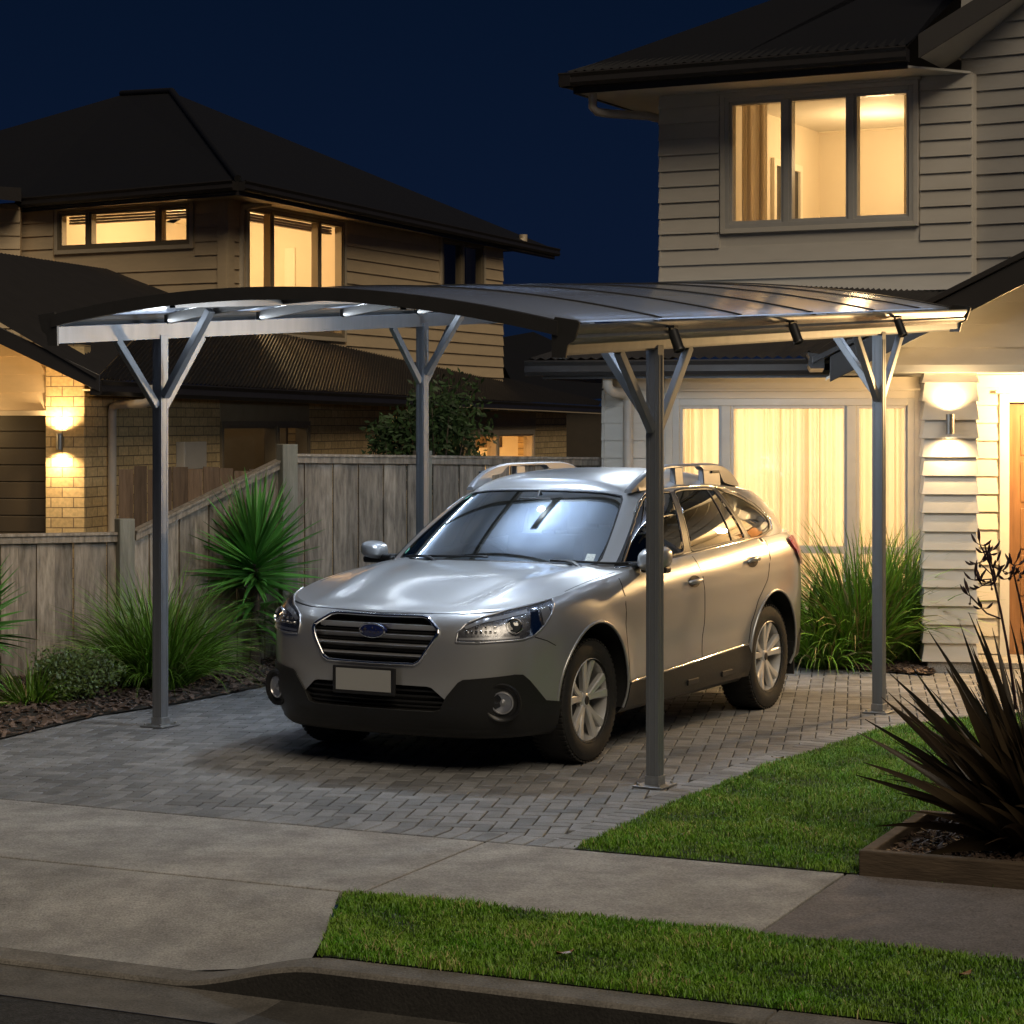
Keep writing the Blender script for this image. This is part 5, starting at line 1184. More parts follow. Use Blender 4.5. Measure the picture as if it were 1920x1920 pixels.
# badge: blue oval with a ring and small silver stars
pb = shell(UF, .766); bx = float(pb[0])+.002
mb = MB(); n = 40; rows = []
for r_, h_ in ((1.0,-.02),(1.0,.008),(.92,.014),(.6,.018),(.02,.02)): rows.append([(bx+h_, .079*r_*math.cos(2*PI*i/n), .768+.037*r_*math.sin(2*PI*i/n)) for i in range(n+1)])
mb.grid(rows, .5); badge = cbuild(mb, 'badge', m_badge, grille, smooth=40)
mb = MB(); mb.tube([(bx+.012, .079*math.cos(2*PI*i/n), .768+.037*math.sin(2*PI*i/n)) for i in range(n)], .0042, 8, closed=True, var=.5); cbuild(mb, 'badge_ring', m_chrome, badge, smooth=60) if False else None
ring = mb
for sy, sz_, sr in ((-.038,.008,.013),(.008,.014,.006),(.030,.008,.006),(.046,-.004,.006),(.022,-.014,.006),(-.006,-.008,.006)):
    st = []
    for i in range(8): rr_ = sr if i % 2 == 0 else sr*.35; a = 2*PI*i/8; st.append((bx+.0185, sy+rr_*math.cos(a), .768+sz_+rr_*math.sin(a)))
    ring.prism(st, (.003,0,0), .5)
cbuild(ring, 'badge_emblem', m_chrome, badge) if False else None
o = ring.build('badge_ring', m_chrome, badge, world=False)
# lower intake
mb = MB(); V, F_ = fill(LOWG, [], .05, SH(-.04)); sym(mb, V, F_); low = cbuild(mb, 'lower_intake', m_lining, smooth=60)
for z in (.455, .425, .395, .368):
    mb = MB(); u0 = float(np.interp(z, [.35,.362,.416,.478], [2.6,2.56,2.53,2.61])); P = [shell_n(u, z, -.02) for u in np.linspace(u0, UF, 14)]
    for sg in (1,-1): mb.tube([(p[0], p[1]*sg, p[2]) for p in P], .006, 6)
    cbuild(mb, 'intake_bar', m_clad, low, smooth=60)
# reveals so that the openings have thickness
mb = MB()
for o_ in (GRo, LOWG):
    P = np.array(dense(o_)); a = shell_n(P[:,0], P[:,1], .0005); b = shell_n(P[:,0], P[:,1], -.045)
    for sg in (1,-1): mb.grid([[(p[0],p[1]*sg,p[2]), (q[0],q[1]*sg,q[2])] for p, q in zip(a, b)], .5)
cbuild(mb, 'bumper_reveal', m_clad, smooth=60)
# headlamps
HL = [(2.475,.724),(2.468,.775),(2.42,.822),(2.34,.850),(2.18,.884),(2.0,.908),(1.84,.930),(1.845,.905),(1.885,.855),(1.95,.800),(2.03,.752),(2.10,.735),(2.24,.728),(2.36,.722)]
HLr = rnd(HL, .018, 3)
for sg in (1, -1):
    mb = MB(); V, F_ = fill(HLr, [], .03, SH(.003)); sym(mb, V, F_, False, sg); hl = cbuild(mb, 'headlamp', m_lampin, smooth=60)
    mb = MB(); P = np.array(dense(HL+[HL[0]])); q = shell_n(P[:,0], P[:,1], .004); mb.tube([(p[0],p[1]*sg,p[2]) for p in q], .0055, 6, var=.5); cbuild(mb, 'lamp_surround', m_silver, hl, smooth=60)
    # chrome bowl pieces: outer vertical reflector, brow, lower row of segments
    for o_, mm, of in (([(2.06,.745),(2.035,.885),(1.985,.893),(1.975,.80),(2.0,.768)], m_chrome, .008), ([(1.955,.80),(1.965,.888),(1.90,.90),(1.89,.865)], m_silver, .007), ([(2.44,.80),(2.34,.838),(2.06,.885),(2.06,.868),(2.33,.820),(2.42,.790)], m_silver, .007), ([(2.46,.733),(2.462,.745),(2.24,.752),(2.12,.752),(2.12,.742)], m_silver, .007)):
        mb = MB(); V, F_ = fill(o_, [], .03, SH(of)); sym(mb, V, F_, False, sg); cbuild(mb, 'reflector', mm, hl, smooth=60)
    for (u_c, z_c, r_) in ((2.15,.803,.043),):
        c = shell_n(u_c, z_c, .004); nn = shell_n(u_c, z_c, .02)-c; nn = Vector(nn).normalized(); nn = (nn+Vector((.6,0,0))).normalized(); c = Vector(c); c.y *= sg; nn.y *= sg
        mb = MB(); mb.lathe([(r_,-.01),(r_*1.08,.010),(r_*.98,.014),(r_*.86,.002)], 28, c, nn, nn.orthogonal(), var=.5); cbuild(mb, 'projector_ring', m_chrome, hl, smooth=60)
        mb = MB(); mb.lathe([(r_*.86*math.cos(a), .002+r_*.30*math.sin(a)) for a in np.linspace(0, PI/2, 8)], 24, c, nn, nn.orthogonal(), var=.5); cbuild(mb, 'projector', mat('projector_lens', (.05,.055,.06), .03, coat=1.0, spec=1.0), hl, smooth=60)
    for k_ in range(7):
        u_c = 2.26+.026*k_; 
        for z_c in (.776, .798): 
            if z_c > .79 and k_ > 4: continue
            mb = MB(); c = Vector(shell_n(u_c, z_c, .006)); c.y *= sg; mb.box(c, (.012,.014,.014), rz=.6*sg+k_); cbuild(mb, 'lamp_segment', m_chrome, hl, bevel=.002) if k_ % 2 == 0 or z_c < .79 else None
    mb = MB(); V, F_ = fill(HLr, [], .03, SH(.013)); sym(mb, V, F_, False, sg); cbuild(mb, 'lens', m_lens, hl, smooth=180)
    # tail lamp wrapping round the rear corner
    mb = MB(); TLo = rnd([(-1.60,1.105),(-1.72,1.118),(-2.05,1.10),(-2.2,1.07),(-2.15,.93),(-1.95,.905),(-1.84,.895),(-1.74,.965),(-1.63,1.06)], .03, 3); V, F_ = fill(TLo, [], .035, SH(.016)); sym(mb, V, F_, False, sg); cbuild(mb, 'tail_lamp', m_red, smooth=60)
# black bumper corners with fog lamps
FC = [(2.535,.413),(2.52,.437),(2.455,.512),(2.43,.526),(2.14,.552),(2.09,.549),(2.045,.515),(2.02,.49),(1.93,.40),(1.84,.388),(AF[-1][0]-.012,.385),(AF[-1][0]-.004,.262),(2.2,.258),(UF,.262),(UF,.350),(2.60,.352),(2.56,.362)]
mb = MB(); V, F_ = fill(FC, [], .035, SH(.009)); sym(mb, V, F_)
P = np.array(dense(FC[:11])); a = shell_n(P[:,0], P[:,1], .009); b = shell_n(P[:,0], P[:,1], -.002)
for sg in (1,-1): mb.grid([[(p[0],p[1]*sg,p[2]), (q[0],q[1]*sg,q[2])] for p, q in zip(a, b)], .5)
clad = cbuild(mb, 'bumper_cladding', m_clad, smooth=40)
mb = MB(); prof = [(.262,.009),(.235,.0),(.205,-.04),(.19,-.12)]
for sg in (1,-1): mb.grid([[ (p[0]-(.0 if k_<3 else .02), p[1]*sg, zz_) for k_, (zz_, of) in enumerate(prof) for p in [shell_n(u, .262, of)]] for u in np.linspace(AF[-1][0], UF, 24)], .5)
cbuild(mb, 'lower_lip', m_clad, smooth=50, weld=True)
for sg in (1, -1):
    c = Vector(shell_n(2.215, .405, .022)); nn = (Vector(shell_n(2.215,.405,.04))-c).normalized(); nn = (nn*.8+Vector((.8,0,0))).normalized(); c.y *= sg; nn.y *= sg; ref = nn.orthogonal()
    mb = MB(); mb.lathe([(.105,-.008),(.100,.006),(.088,.004),(.078,-.012),(.062,-.014)], 32, c, nn, ref, var=.5); fg = cbuild(mb, 'fog_lamp', m_clad, smooth=50)
    mb = MB(); mb.lathe([(.062,-.014),(.060,.0),(.054,.002),(.050,-.006)], 32, c, nn, ref, var=.5); cbuild(mb, 'fog_ring', m_silver, fg, smooth=50)
    mb = MB(); mb.lathe([(0,-.004),(.02,-.012),(.05,-.004)], 24, c, nn, ref, var=.5); cbuild(mb, 'reflector', m_silver, fg, smooth=30)
    mb = MB(); mb.lathe([(0,.006),(.03,.004),(.052,-.002)], 24, c, nn, ref, var=.5); cbuild(mb, 'lens', m_lens, fg, smooth=60)
# number plate, blank
px_ = float(shell_n(UF, .50, .03)[0]); mb = MB(); mb.box((px_, -.02, .500), (.018, .40, .150)); pf = cbuild(mb, 'plate_frame', m_black, bevel=.006); mb = MB(); mb.box((px_+.0105, -.02, .504), (.003, .352, .118)); cbuild(mb, 'number_plate', m_plate, pf, bevel=.002)
# side sill: dark cladding with a bright line
SC = [(AF[0][0]+.0,.262),(AF[0][0]-.006,.39),(1.0,.400),(.2,.425),(-.55,.455),(-.745,.463),(AR[-1][0]+.01,.40),(AR[-1][0],.262)]
sills = {}
for sg in (1, -1):
    mb = MB(); V, F_ = fill(SC, [], .05, SH(.012)); sym(mb, V, F_, False, sg)
    P = np.array(dense(SC)); a = shell_n(P[:,0], P[:,1], .012); b = shell_n(P[:,0], P[:,1], -.003)
    mb.grid([[(p[0],p[1]*sg,p[2]), (q[0],q[1]*sg,q[2])] for p, q in zip(a, b)], .5)
    mb.grid([[(x, sg*.875, .262), (x, sg*.84, .225), (x, sg*.70, .21)] for x in np.linspace(-.78, 1.0, 10)], .5)
    sills[sg] = cbuild(mb, 'sill_cladding', m_clad, smooth=40)
seam([[(1.0,.404),(.2,.429),(-.55,.459),(-.745,.467)]], lambda a,b,up=0: shell_n(a, b, .032 if up else .012), .007, 'sill_trim', m_chrome, .004)
for x in (.62, .1, -.42): 
    for sg in (1,-1): mb = MB(); p = shell_n(x, .315, .016); mb.box((x, p[1]*sg, .315), (.16,.012,.035)); cbuild(mb, 'sill_step', m_black, sills[sg], bevel=.004)
# wheel arch lips and liners
for xa, A_ in ((XF, AF), (XR, AR)):
    P = np.array(A_); q = shell_n(P[:,0], P[:,1], -.002)
    for sg in (1,-1):
        mb = MB(); mb.tube([(p[0], p[1]*sg, p[2]) for p in q], .009, 8, var=.5); cbuild(mb, 'arch_lip', m_paint, smooth=60)
        mb = MB(); rows = []
        for p in q: rows.append([(p[0], p[1]*sg, p[2]), (p[0], (p[1]-.03)*sg, p[2]), (xa+(p[0]-xa)*.98, .52*sg, .35+(p[2]-.35)*.98)])
        mb.grid(rows, .5); mb.add([rows[i][2] for i in range(len(rows))], [tuple(range(len(rows)))], .5)
        cbuild(mb, 'arch_liner', m_lining, smooth=60)
# mud flap and rear underside
for sg in (1,-1): mb = MB(); mb.box((XR-.40, .80*sg, .30), (.012,.2,.22)); cbuild(mb, 'mud_flap', m_lining)
mb = MB(); mb.box((.1, 0, .27), (3.2, 1.5, .10)); mb.box((-1.85,0,.33),(.5,1.4,.1)); mb.box((1.75,0,.26),(.7,1.2,.08)); cbuild(mb, 'underbody', m_lining)
# rear bumper lower panel
RB = [(UR,.33),(-2.3,.33),(AR[0][0]-.03,.30),(AR[0][0]-.012,.40),(-1.85,.47),(-2.3,.50),(UR,.50)]
mb = MB(); V, F_ = fill(RB, [], .06, SH(.008)); sym(mb, V, F_); cbuild(mb, 'bumper_cladding', m_clad, smooth=50)
# wheels
def wheel(x, sg):
    c = Vector((x, .775*sg, .345)); ax = Vector((0, sg, 0)); ref = Vector((1,0,0))
    mb = MB(); Rr = .345; mb.lathe([(.222,-.11),(.25,-.118),(.30,-.120),(.330,-.108),(.341,-.085),(Rr,-.05),(Rr,.05),(.341,.085),(.330,.108),(.300,.119),(.262,.118),(.235,.108),(.222,.100)], 72, c, ax, ref, var=.5)
    # tread grooves as raised shoulder blocks
    for k_ in range(60):
        a = 2*PI*k_/60
        for h_ in (-.085, .085):
            p = c + Vector((math.cos(a),0,math.sin(a)))*.342+ax*h_; t_ = Vector((-math.sin(a),0,math.cos(a)))*.010; r_ = Vector((math.cos(a),0,math.sin(a)))*.007
            q = [p-t_-ax*.02-r_, p+t_-ax*.02-r_, p+t_+ax*.02-r_, p-t_+ax*.02-r_]; mb.hexa(q+[v_+r_*1.4 for v_ in q], .5)
    w = cbuild(mb, 'wheel', m_rubber, smooth=40)
    mb = MB(); mb.lathe([(.232,.112),(.238,.106),(.222,.100),(.212,.06),(.205,-.10)], 64, c, ax, ref, var=.5)
    mb.lathe([(.0,.086),(.028,.086),(.040,.080),(.052,.070),(.058,.05)], 32, c, ax, ref, var=.5)
    for k_ in range(5):         # five broad twin spokes
        for half in (-1, 1):
            a = 2*PI*k_/5+PI/2+half*.23
            d0 = a-half*.06; rows = []
            for r_, wd, h_ in ((.038,.028,.078),(.09,.036,.083),(.15,.044,.089),(.205,.052,.098),(.226,.056,.100)):
                aa = a-half*(.226-r_)*.55; dr_ = Vector((math.cos(aa),0,math.sin(aa))); tn = Vector((-math.sin(aa),0,math.cos(aa)))
                rows.append([c+dr_*r_+tn*s_*wd/2*1.0+ax*(h_+z_) for s_, z_ in ((-1,-.03),(-1,-.004),(-.7,.002),(.7,.002),(1,-.004),(1,-.03))])
            mb.grid(rows, .5)
    for k_ in range(5):
        a = 2*PI*k_/5+PI/2+PI/5; mb.tube([c+Vector((math.cos(a),0,math.sin(a)))*.052+ax*.05, c+Vector((math.cos(a),0,math.sin(a)))*.052+ax*.072], .010, 8, var=.5)
    rim = cbuild(mb, 'rim', m_alloy, w, smooth=35)
    mb = MB(); mb.lathe([(.0,.012),(.150,.012),(.155,.0)], 40, c, ax, ref, var=.5); cbuild(mb, 'brake_disc', m_silver if False else m_dark, w, smooth=40)
    mb = MB(); mb.lathe([(.155,-.02),(.21,-.02)], 40, c, ax, ref, var=.5); cbuild(mb, 'wheel_backing', m_lining, w)
    mb = MB(); mb.lathe([(.0,.091),(.022,.090),(.027,.085)], 24, c, ax, ref, var=.5); cbuild(mb, 'hub_cap', m_dark, rim, smooth=40)
for x in (XF, XR):
    for sg in (1, -1): wheel(x, sg)
# door handles
for (u, z) in ((.104,.924), (-.82,.992)):
    for sg in (1,-1):
        mb = MB(); c = shell_n(u-.015, z, .001); rows = []; o_ = [(u-.015+.085*math.cos(a)*(1 if True else 1), z+.036*math.sin(a)) for a in np.linspace(0, 2*PI, 24, endpoint=False)]
        V, F_ = fill(o_, [], .02, SH(.0014)); sym(mb, V, F_, False, sg); h = cbuild(mb, 'door_handle', m_clad, smooth=60)
        mb = MB(); P = [shell_n(u+dx, z+.004+dz, of) for dx, dz, of in ((.085,-.006,.004),(.07,-.002,.022),(.03,.002,.030),(-.03,.004,.031),(-.085,.004,.024),(-.11,.003,.004))]
        rr_ = [.011,.014,.016,.016,.014,.010]; mb.tube([(p[0],p[1]*sg,p[2]) for p in P], rr_, 10, var=.5); cbuild(mb, 'grip', m_paint, h, smooth=60, sub=1)
# mirrors
for sg in (1, -1):
    mb = MB(); cx_, cy_, cz_ = .72, .965, 1.10; rows = []
    for i in range(13):
        a = i/12*PI; row = []
        for j in range(21):
            b = 2*PI*j/20; kk_ = 1.0 if sg > 0 else .78; sy_ = kk_*.098*abs(math.cos(b))**.75*np.sign(math.cos(b)); sz_ = kk_*.070*abs(math.sin(b))**.75*np.sign(math.sin(b)); f_ = math.sin(a)**.55
            x_ = -.055*math.cos(a); row.append((cx_+(.035+x_*1.6 if a > PI/2 else x_*.4), (cy_+sy_*f_)*sg, cz_+sz_*f_+sy_*.12))
        rows.append(row)
    mb.grid(rows, .5); mr_ = cbuild(mb, 'mirror', m_paint, smooth=60, weld=True)
    mb = MB(); mb.hexa([(.68,.83*sg,1.045),(.80,.83*sg,1.045),(.77,.93*sg,1.035),(.70,.93*sg,1.035),(.69,.81*sg,1.075),(.81,.81*sg,1.075),(.77,.95*sg,1.075),(.70,.95*sg,1.075)], .5)
    mb.box((.73,.962*sg,1.038),(.08,.165,.040)); cbuild(mb, 'mirror_arm', m_black, mr_, bevel=.012)
    mb = MB(); V, F_ = fill([(3.22,.03),(3.52,.03),(3.36,.34),(3.27,.18)], [], .03, GH(.004), asp=3); sym(mb, V, F_, False, sg); cbuild(mb, 'mirror_sail', m_black, smooth=60)
# roof rails: tapered side rails with raised feet and slots
for sg in (1, -1):
    mb = MB(); xs = np.linspace(.27, -1.36, 46)
    def ry(x): return .565+.0*x - .03*sstep(.1,.5,x)
    zbase = pch([-1.5,-1.1,-.5,.1,.45], [1.475,1.52,1.545,1.53,1.490]); 
    ztopr = pch([-1.36,-1.24,-1.10,-.9,-.3,-.10,.06,.20,.28], [1.495,1.565,1.608,1.626,1.628,1.614,1.582,1.525,1.480])
    zlow = pch([-1.36,-1.10,-1.02,-.80,-.72,-.20,-.12,.02,.12,.28], [1.46,1.50,1.575,1.58,1.610,1.605,1.56,1.55,1.50,1.46])
    rows = []
    for x in xs:
        y = ry(x); zt = float(ztopr(x)); zl = min(float(zlow(x)), zt-.012); w_r = .020
        rows.append([(x,(y-w_r)*sg,zl),(x,(y-w_r)*sg,zt-.008),(x,(y-w_r*.5)*sg,zt),(x,(y+w_r*.6)*sg,zt-.001),(x,(y+w_r*1.4)*sg,zt-.012),(x,(y+w_r*1.5)*sg,zl),(x,(y-w_r)*sg,zl)])
    for r_ in (rows[0], rows[-1]): mb.add(r_[:6], [(0,1,2,3,4,5)], .5)
    mb.grid(rows, .5); rail = cbuild(mb, 'roof_rail', m_rail, smooth=40)
    for x0, x1 in ((.20,-.02),(-.34,-.46),(-.78,-1.05)): 
        mb = MB(); mb.hexa([(x0,.55*sg,1.47),(x1,.55*sg,1.47),(x1,.60*sg,1.47),(x0,.60*sg,1.47),(x0,.555*sg,float(ztopr(x0))-.02),(x1,.555*sg,float(ztopr(x1))-.02),(x1,.588*sg,float(ztopr(x1))-.02),(x0,.588*sg,float(ztopr(x0))-.02)], .5); cbuild(mb, 'rail_foot', m_rail, rail, bevel=.006)
    for x0, x1 in ((-.86,-1.06),(-.06,.10)): mb = MB(); mb.box(((x0+x1)/2, .597*sg, 1.585-abs((x0+x1)/2+.4)*.03), (.12,.012,.016)); cbuild(mb, 'rail_slot', m_black, rail, bevel=.004)
# cowl and wipers
mb = MB(); cw = []
for sg_ in (1,):
    for y in np.linspace(-.78,.78,31):
        wv = np.interp(abs(y), cat(GB, np.linspace(0,4,200))[:,1], np.linspace(0,4,200)); g = green(wv, 0.0); cw.append([(g[0]+.05, y, g[2]-.022), (g[0]+.01, y, g[2]-.004), (g[0]-.035, y, g[2]+.018)])
mb.grid(cw, .5); cbuild(mb, 'cowl', m_black, smooth=60)
for (w0_, s0_, sgn, L_) in ((-.30, .035, 1, .60), (.62, .030, 1, .42)):
    mb = MB(); pts = []
    for i in range(14):
        y = w0_-(L_ if w0_ < 0 else -0)*0 + (i/13-.5)*L_; wv = np.interp(abs(y), cat(GB, np.linspace(0,4,200))[:,1], np.linspace(0,4,200)); p = green_n(wv, .045+.012*i/13, .012); pts.append((p[0], y, p[2]))
    mb.tube(pts, .008, 6, var=.5); q = pts[3]; mb.tube([(q[0]+.05, q[1]+.12, q[2]-.03), (q[0]+.03, q[1]+.06, q[2]-.005), q], .010, 6, var=.5); cbuild(mb, 'wiper', m_black, smooth=60)
# cabin: dashboard, wheel, seats, floor, headliner
mb = MB(); rows = []
for y in np.linspace(-.72,.72,13): rows.append([(.93,y,1.0),(.80,y,1.02+.0*abs(y)),(.55,y,1.03-.02*(abs(y)>.5)),(.42,y,.98),(.40,y,.75)])
mb.grid(rows, .5); cbuild(mb, 'dashboard', m_dash, smooth=50)
mb = MB(); cwh = Vector((.36,-.36,.99)); axw = Vector((-.85,0,.5)).normalized(); u_ = axw.orthogonal().normalized(); v_ = axw.cross(u_)
mb.tube([cwh+(u_*math.cos(a)+v_*math.sin(a))*.185 for a in np.linspace(0,2*PI,32,endpoint=False)], .016, 8, closed=True, var=.5)
for a in (0, 2.1, 4.2): mb.tube([cwh, cwh+(u_*math.cos(a)+v_*math.sin(a))*.18], .016, 6, var=.5)
mb.box(cwh, (.05,.11,.10)); cbuild(mb, 'steering_wheel', m_black, smooth=50)
for (x, y, wdt) in ((-.25,-.36,.50),(-.25,.36,.50),(-1.12,0,1.25)):
    mb = MB(); mb.box((x+.22,y,.60),(.52,wdt,.16)); q = [(x-.06,y-wdt/2,.62),(x+.08,y-wdt/2,.62),(x+.08,y+wdt/2,.62),(x-.06,y+wdt/2,.62)]; mb.hexa(q+[(p[0]-.16,p[1]*1.0,1.16) for p in q], .5)
    for hy in ((0,) if wdt < 1 else (-.38,.38)): mb.box((x-.17,y+hy,1.27),(.09,.24,.17)); mb.tube([(x-.17,y+hy-.05,1.1),(x-.17,y+hy-.05,1.25)],.008,6); mb.tube([(x-.17,y+hy+.05,1.1),(x-.17,y+hy+.05,1.25)],.008,6)
    cbuild(mb, 'seat', m_seat, bevel=.03)
mb = MB(); mb.box((-.4,0,.45),(2.9,1.5,.04)); mb.box((-.6,.79,.72),(2.6,.03,.56)); mb.box((-.6,-.79,.72),(2.6,.03,.56)); mb.box((-2.0,0,.75),(.03,1.4,.62)); cbuild(mb, 'cabin_lining', m_dash)
# rear view mirror and windscreen stickers
mb = MB(); mb.box((.42,0,1.40),(.03,.22,.06)); mb.tube([(.40,0,1.42),(.36,0,1.475)],.012,6); cbuild(mb, 'rear_view_mirror', m_black, bevel=.01)
for o_, mm in (([(2.02,.085),(2.30,.085),(2.28,.17),(2.0,.17)], m_sticker), ):
    mb = MB(); V, F_ = fill(o_, [], .05, GH(-.003)); sym(mb, V, F_, False, 1); cbuild(mb, 'registration_label', mm, ws)
mb = MB(); V, F_ = fill([(2.36,.86),(2.48,.86),(2.47,.93),(2.33,.94)], [], .05, GH(-.003)); sym(mb, V, F_, False, -1); V, F_ = fill([(2.42,.10),(2.54,.13),(2.54,.19),(2.42,.16)], [], .05, GH(-.003)); sym(mb, V, F_, False, -1); cbuild(mb, 'registration_label', m_sticker_g, ws)
# ================================================================= FENCES
def fence(pieces, label, m=None, pal_w=.135, th=.018, rail=True, posts=(), group='timber fences', z0=.03, seed=1, name='timber_fence', railm=None):
    """pieces: (point a, point b, top a, top b) ; palings stand between them, a capping rail on top"""
    m = m or m_wood; rr_ = random.Random(seed); a0 = pieces[0][0]; t = thing(name, (a0[0], a0[1], 0), label, 'fence', group)
    mb = MB(); mr = MB()
    for (a, b, za, zb) in pieces:
        a, b = Vector((a[0],a[1],0)), Vector((b[0],b[1],0)); L_ = (b-a).length; d = (b-a)/L_; n = Vector((d.y,-d.x,0)); n = n if n.y < 0 else -n; x = 0; k = 0
        while x < L_-.01:
            w = min(pal_w*rr_.uniform(.88,1.08), L_-x); z = lambda s_: za+(zb-za)*s_/L_; o_ = n*(.014 if k % 2 else 0)+n*rr_.uniform(-.002,.002); g_ = .003
            p, q = a+d*(x+g_)+o_, a+d*(x+w-g_)+o_; top_ = -.03 if rail else rr_.uniform(-.02,.02)
            vs = [p, q, q-n*th, p-n*th]; zz0 = z0
            mb.hexa([v+Vector((0,0,zz0)) for v in vs]+[vs[0]+zz*(z(x)+top_), vs[1]+zz*(z(x+w)+top_), vs[2]+zz*(z(x+w)+top_), vs[3]+zz*(z(x)+top_)], rr_.random()); x += w; k += 1
        if rail:
            f_ = n*.045; c_ = -n*.055
            mr.hexa([a+f_+zz*(za-.055), b+f_+zz*(zb-.055), b+n*.018+zz*(zb-.055), a+n*.018+zz*(za-.055), a+f_+zz*(za-.004), b+f_+zz*(zb-.004), b+n*.018+zz*(zb-.004), a+n*.018+zz*(za-.004)])
            mr.hexa([a+f_*1.3+zz*(za-.003), b+f_*1.3+zz*(zb-.003), b+c_+zz*(zb-.003), a+c_+zz*(za-.003), a+f_*1.3+zz*(za+.018), b+f_*1.3+zz*(zb+.018), b+c_+zz*(zb+.018), a+c_+zz*(za+.018)])
    mb.build('palings', m, t)
    if rail: mr.build('rail', railm or m_wood, t, bevel=.003)
    for (p, h, w) in posts:
        mb = MB(); d = (Vector(pieces[0][1][:2])-Vector(pieces[0][0][:2])); mb.box((p[0], p[1], h/2), (w, w, h), rz=math.atan2(d.y, d.x)); mb.build('post', m_post, t, bevel=.006)
    return t
def gz(px, py, Y): p = at(px, py, Y); return p
A = at(-300,1012,15.4); B = at(230,1006,16.45); 
fence([((A.x,A.y),(B.x,B.y),1.07,1.05)], 'low weathered grey section of the timber fence at the far left', posts=[((B.x+.02,B.y-.03),1.17,.12)], seed=3)
A2 = Vector((B.x+.08,B.y)); C2 = at(532,862,17.35)
fence([((A2.x,A2.y),(C2.x,C2.y),1.06,1.60)], 'sloping timber fence section that climbs up to the tall fence behind the yucca', seed=5)
D2 = at(1132,862,18.9)
pp = [((C2.x+.03,C2.y-.04),1.72,.13)]; q = at(792,850,17.95); pp.append(((q.x,q.y+.0),1.66,.12))
fence([((C2.x+.06,C2.y),(D2.x+.1,D2.y),1.625,1.57)], 'tall level paling fence behind the silver wagon', posts=pp, seed=8, pal_w=.12, railm=m_wood_brown if False else None)
e = at(222,877,19.2); f_ = at(290,877,19.25); g_ = at(520,878,19.6)
fence([((e.x,e.y),(f_.x,f_.y),CAMH-(877-790)/FPX*19.2,CAMH-(877-790)/FPX*19.2)], 'small dark brown gate panel beside the white downpipe of the left house', m=m_wood_brown, rail=False, seed=9, name='side_gate')
fence([((f_.x+.02,f_.y),(g_.x,g_.y),1.50,1.46)], 'uneven palings behind the sloping fence below the meter box', m=m_wood_brown, rail=False, seed=10, z0=.3)
# ================================================================= PLANTS
def blade(mb, base, az, lean, L_, w, droop, seg=6, fold=.25, var=None, twist=0.0, tipw=.05, tw0=0.0):
    d = Vector((math.cos(az), math.sin(az), 0)); el = PI/2-lean; p = Vector(base); sd = Vector((-math.sin(az), math.cos(az), 0)); pts = []; var = R.random() if var is None else var
    for i in range(seg+1):
        t = i/seg; wi = w*(min(1, .55+t*2.2) if t < .25 else 1)*max(tipw, (1-t**2.2)) ; dirv = d*math.cos(el)+zz*math.sin(el)
        nrm = (dirv.cross(sd)).normalized(); a_ = tw0+twist*t; s2 = sd*math.cos(a_)+nrm*math.sin(a_); n2 = nrm*math.cos(a_)-sd*math.sin(a_)
        pts.append([p-s2*wi/2-n2*wi*fold*.5, p, p+s2*wi/2-n2*wi*fold*.5]); p = p+dirv*(L_/seg); el -= droop/seg*(.4+1.2*t)
    mb.grid(pts, var)
def clump(name, loc, label, cat, n, Lr, w, spread, droop, m, lean=(0,.9), group=None, dry=0, radius=.08, foldv=.25, seg=6, m2=None):
    t = thing(name, loc, label, cat, group); mb = MB(); md = MB()
    for i in range(n):
        az = R.uniform(0, 2*PI); r_ = radius*math.sqrt(R.random()); k = R.random(); ln = lean[0]+(lean[1]-lean[0])*k
        b = Vector(loc)+Vector((math.cos(az)*r_, math.sin(az)*r_, 0)); az2 = az+R.gauss(0, .5)
        tgt = md if (R.random() < dry) else mb
        blade(tgt, b, az2, ln, R.uniform(*Lr)*(1-.15*k), w*R.uniform(.7,1.2), droop*R.uniform(.5,1.3)*(.6+k*.7), seg, foldv, twist=R.uniform(-.5,.5), tw0=R.uniform(-1,1))
    mb.build('leaves', m, t, smooth=180)
    if md.n: md.build('dry_leaves', m2 or m_straw, t, smooth=180)
    return t
g0 = G(296, 1292); clump('ornamental_grass', g0, 'large arching green grass tussock behind the front left carport post', 'grass clump', 1500, (.55,1.0), .0115, 1, 1.5, m_strap, (.02,1.0), 'ornamental grasses', .05, .20)
g0 = G(60, 1322); clump('ornamental_grass', g0, 'low dark grass clump at the far left edge of the mulch bed', 'grass clump', 260, (.22,.42), .012, 1, 1.4, m_strap, (.2,1.2), 'ornamental grasses', .05, .12)
g0 = G(592, 1252); clump('ornamental_grass', g0, 'slender grass clump between the yucca and the nose of the wagon', 'grass clump', 420, (.45,.80), .008, 1, 1.0, m_strap, (.05,.7), 'ornamental grasses', .12, .15)
g0 = at(1618, 1245, 17.0); g0.z = .0; clump('ornamental_grass', g0, 'tall strappy grass clump directly behind the rear right carport post', 'grass clump', 900, (.75,1.3), .017, 1, 1.4, m_strap, (.02,.85), 'ornamental grasses', .16, .20)
g0 = at(1692, 1245, 17.1); g0.z = .0; clump('ornamental_grass', g0, 'dense upright grass clump against the white boarded porch pillar', 'grass clump', 620, (.7,1.2), .014, 1, .8, m_strap, (.0,.45), 'ornamental grasses', .08, .14)
g0 = at(1545, 1240, 16.9); g0.z = .0; clump('ornamental_grass', g0, 'low arching grass clump beside the rear bumper of the wagon', 'grass clump', 520, (.45,.85), .018, 1, 1.7, m_strap, (.1,1.1), 'ornamental grasses', .15, .18)
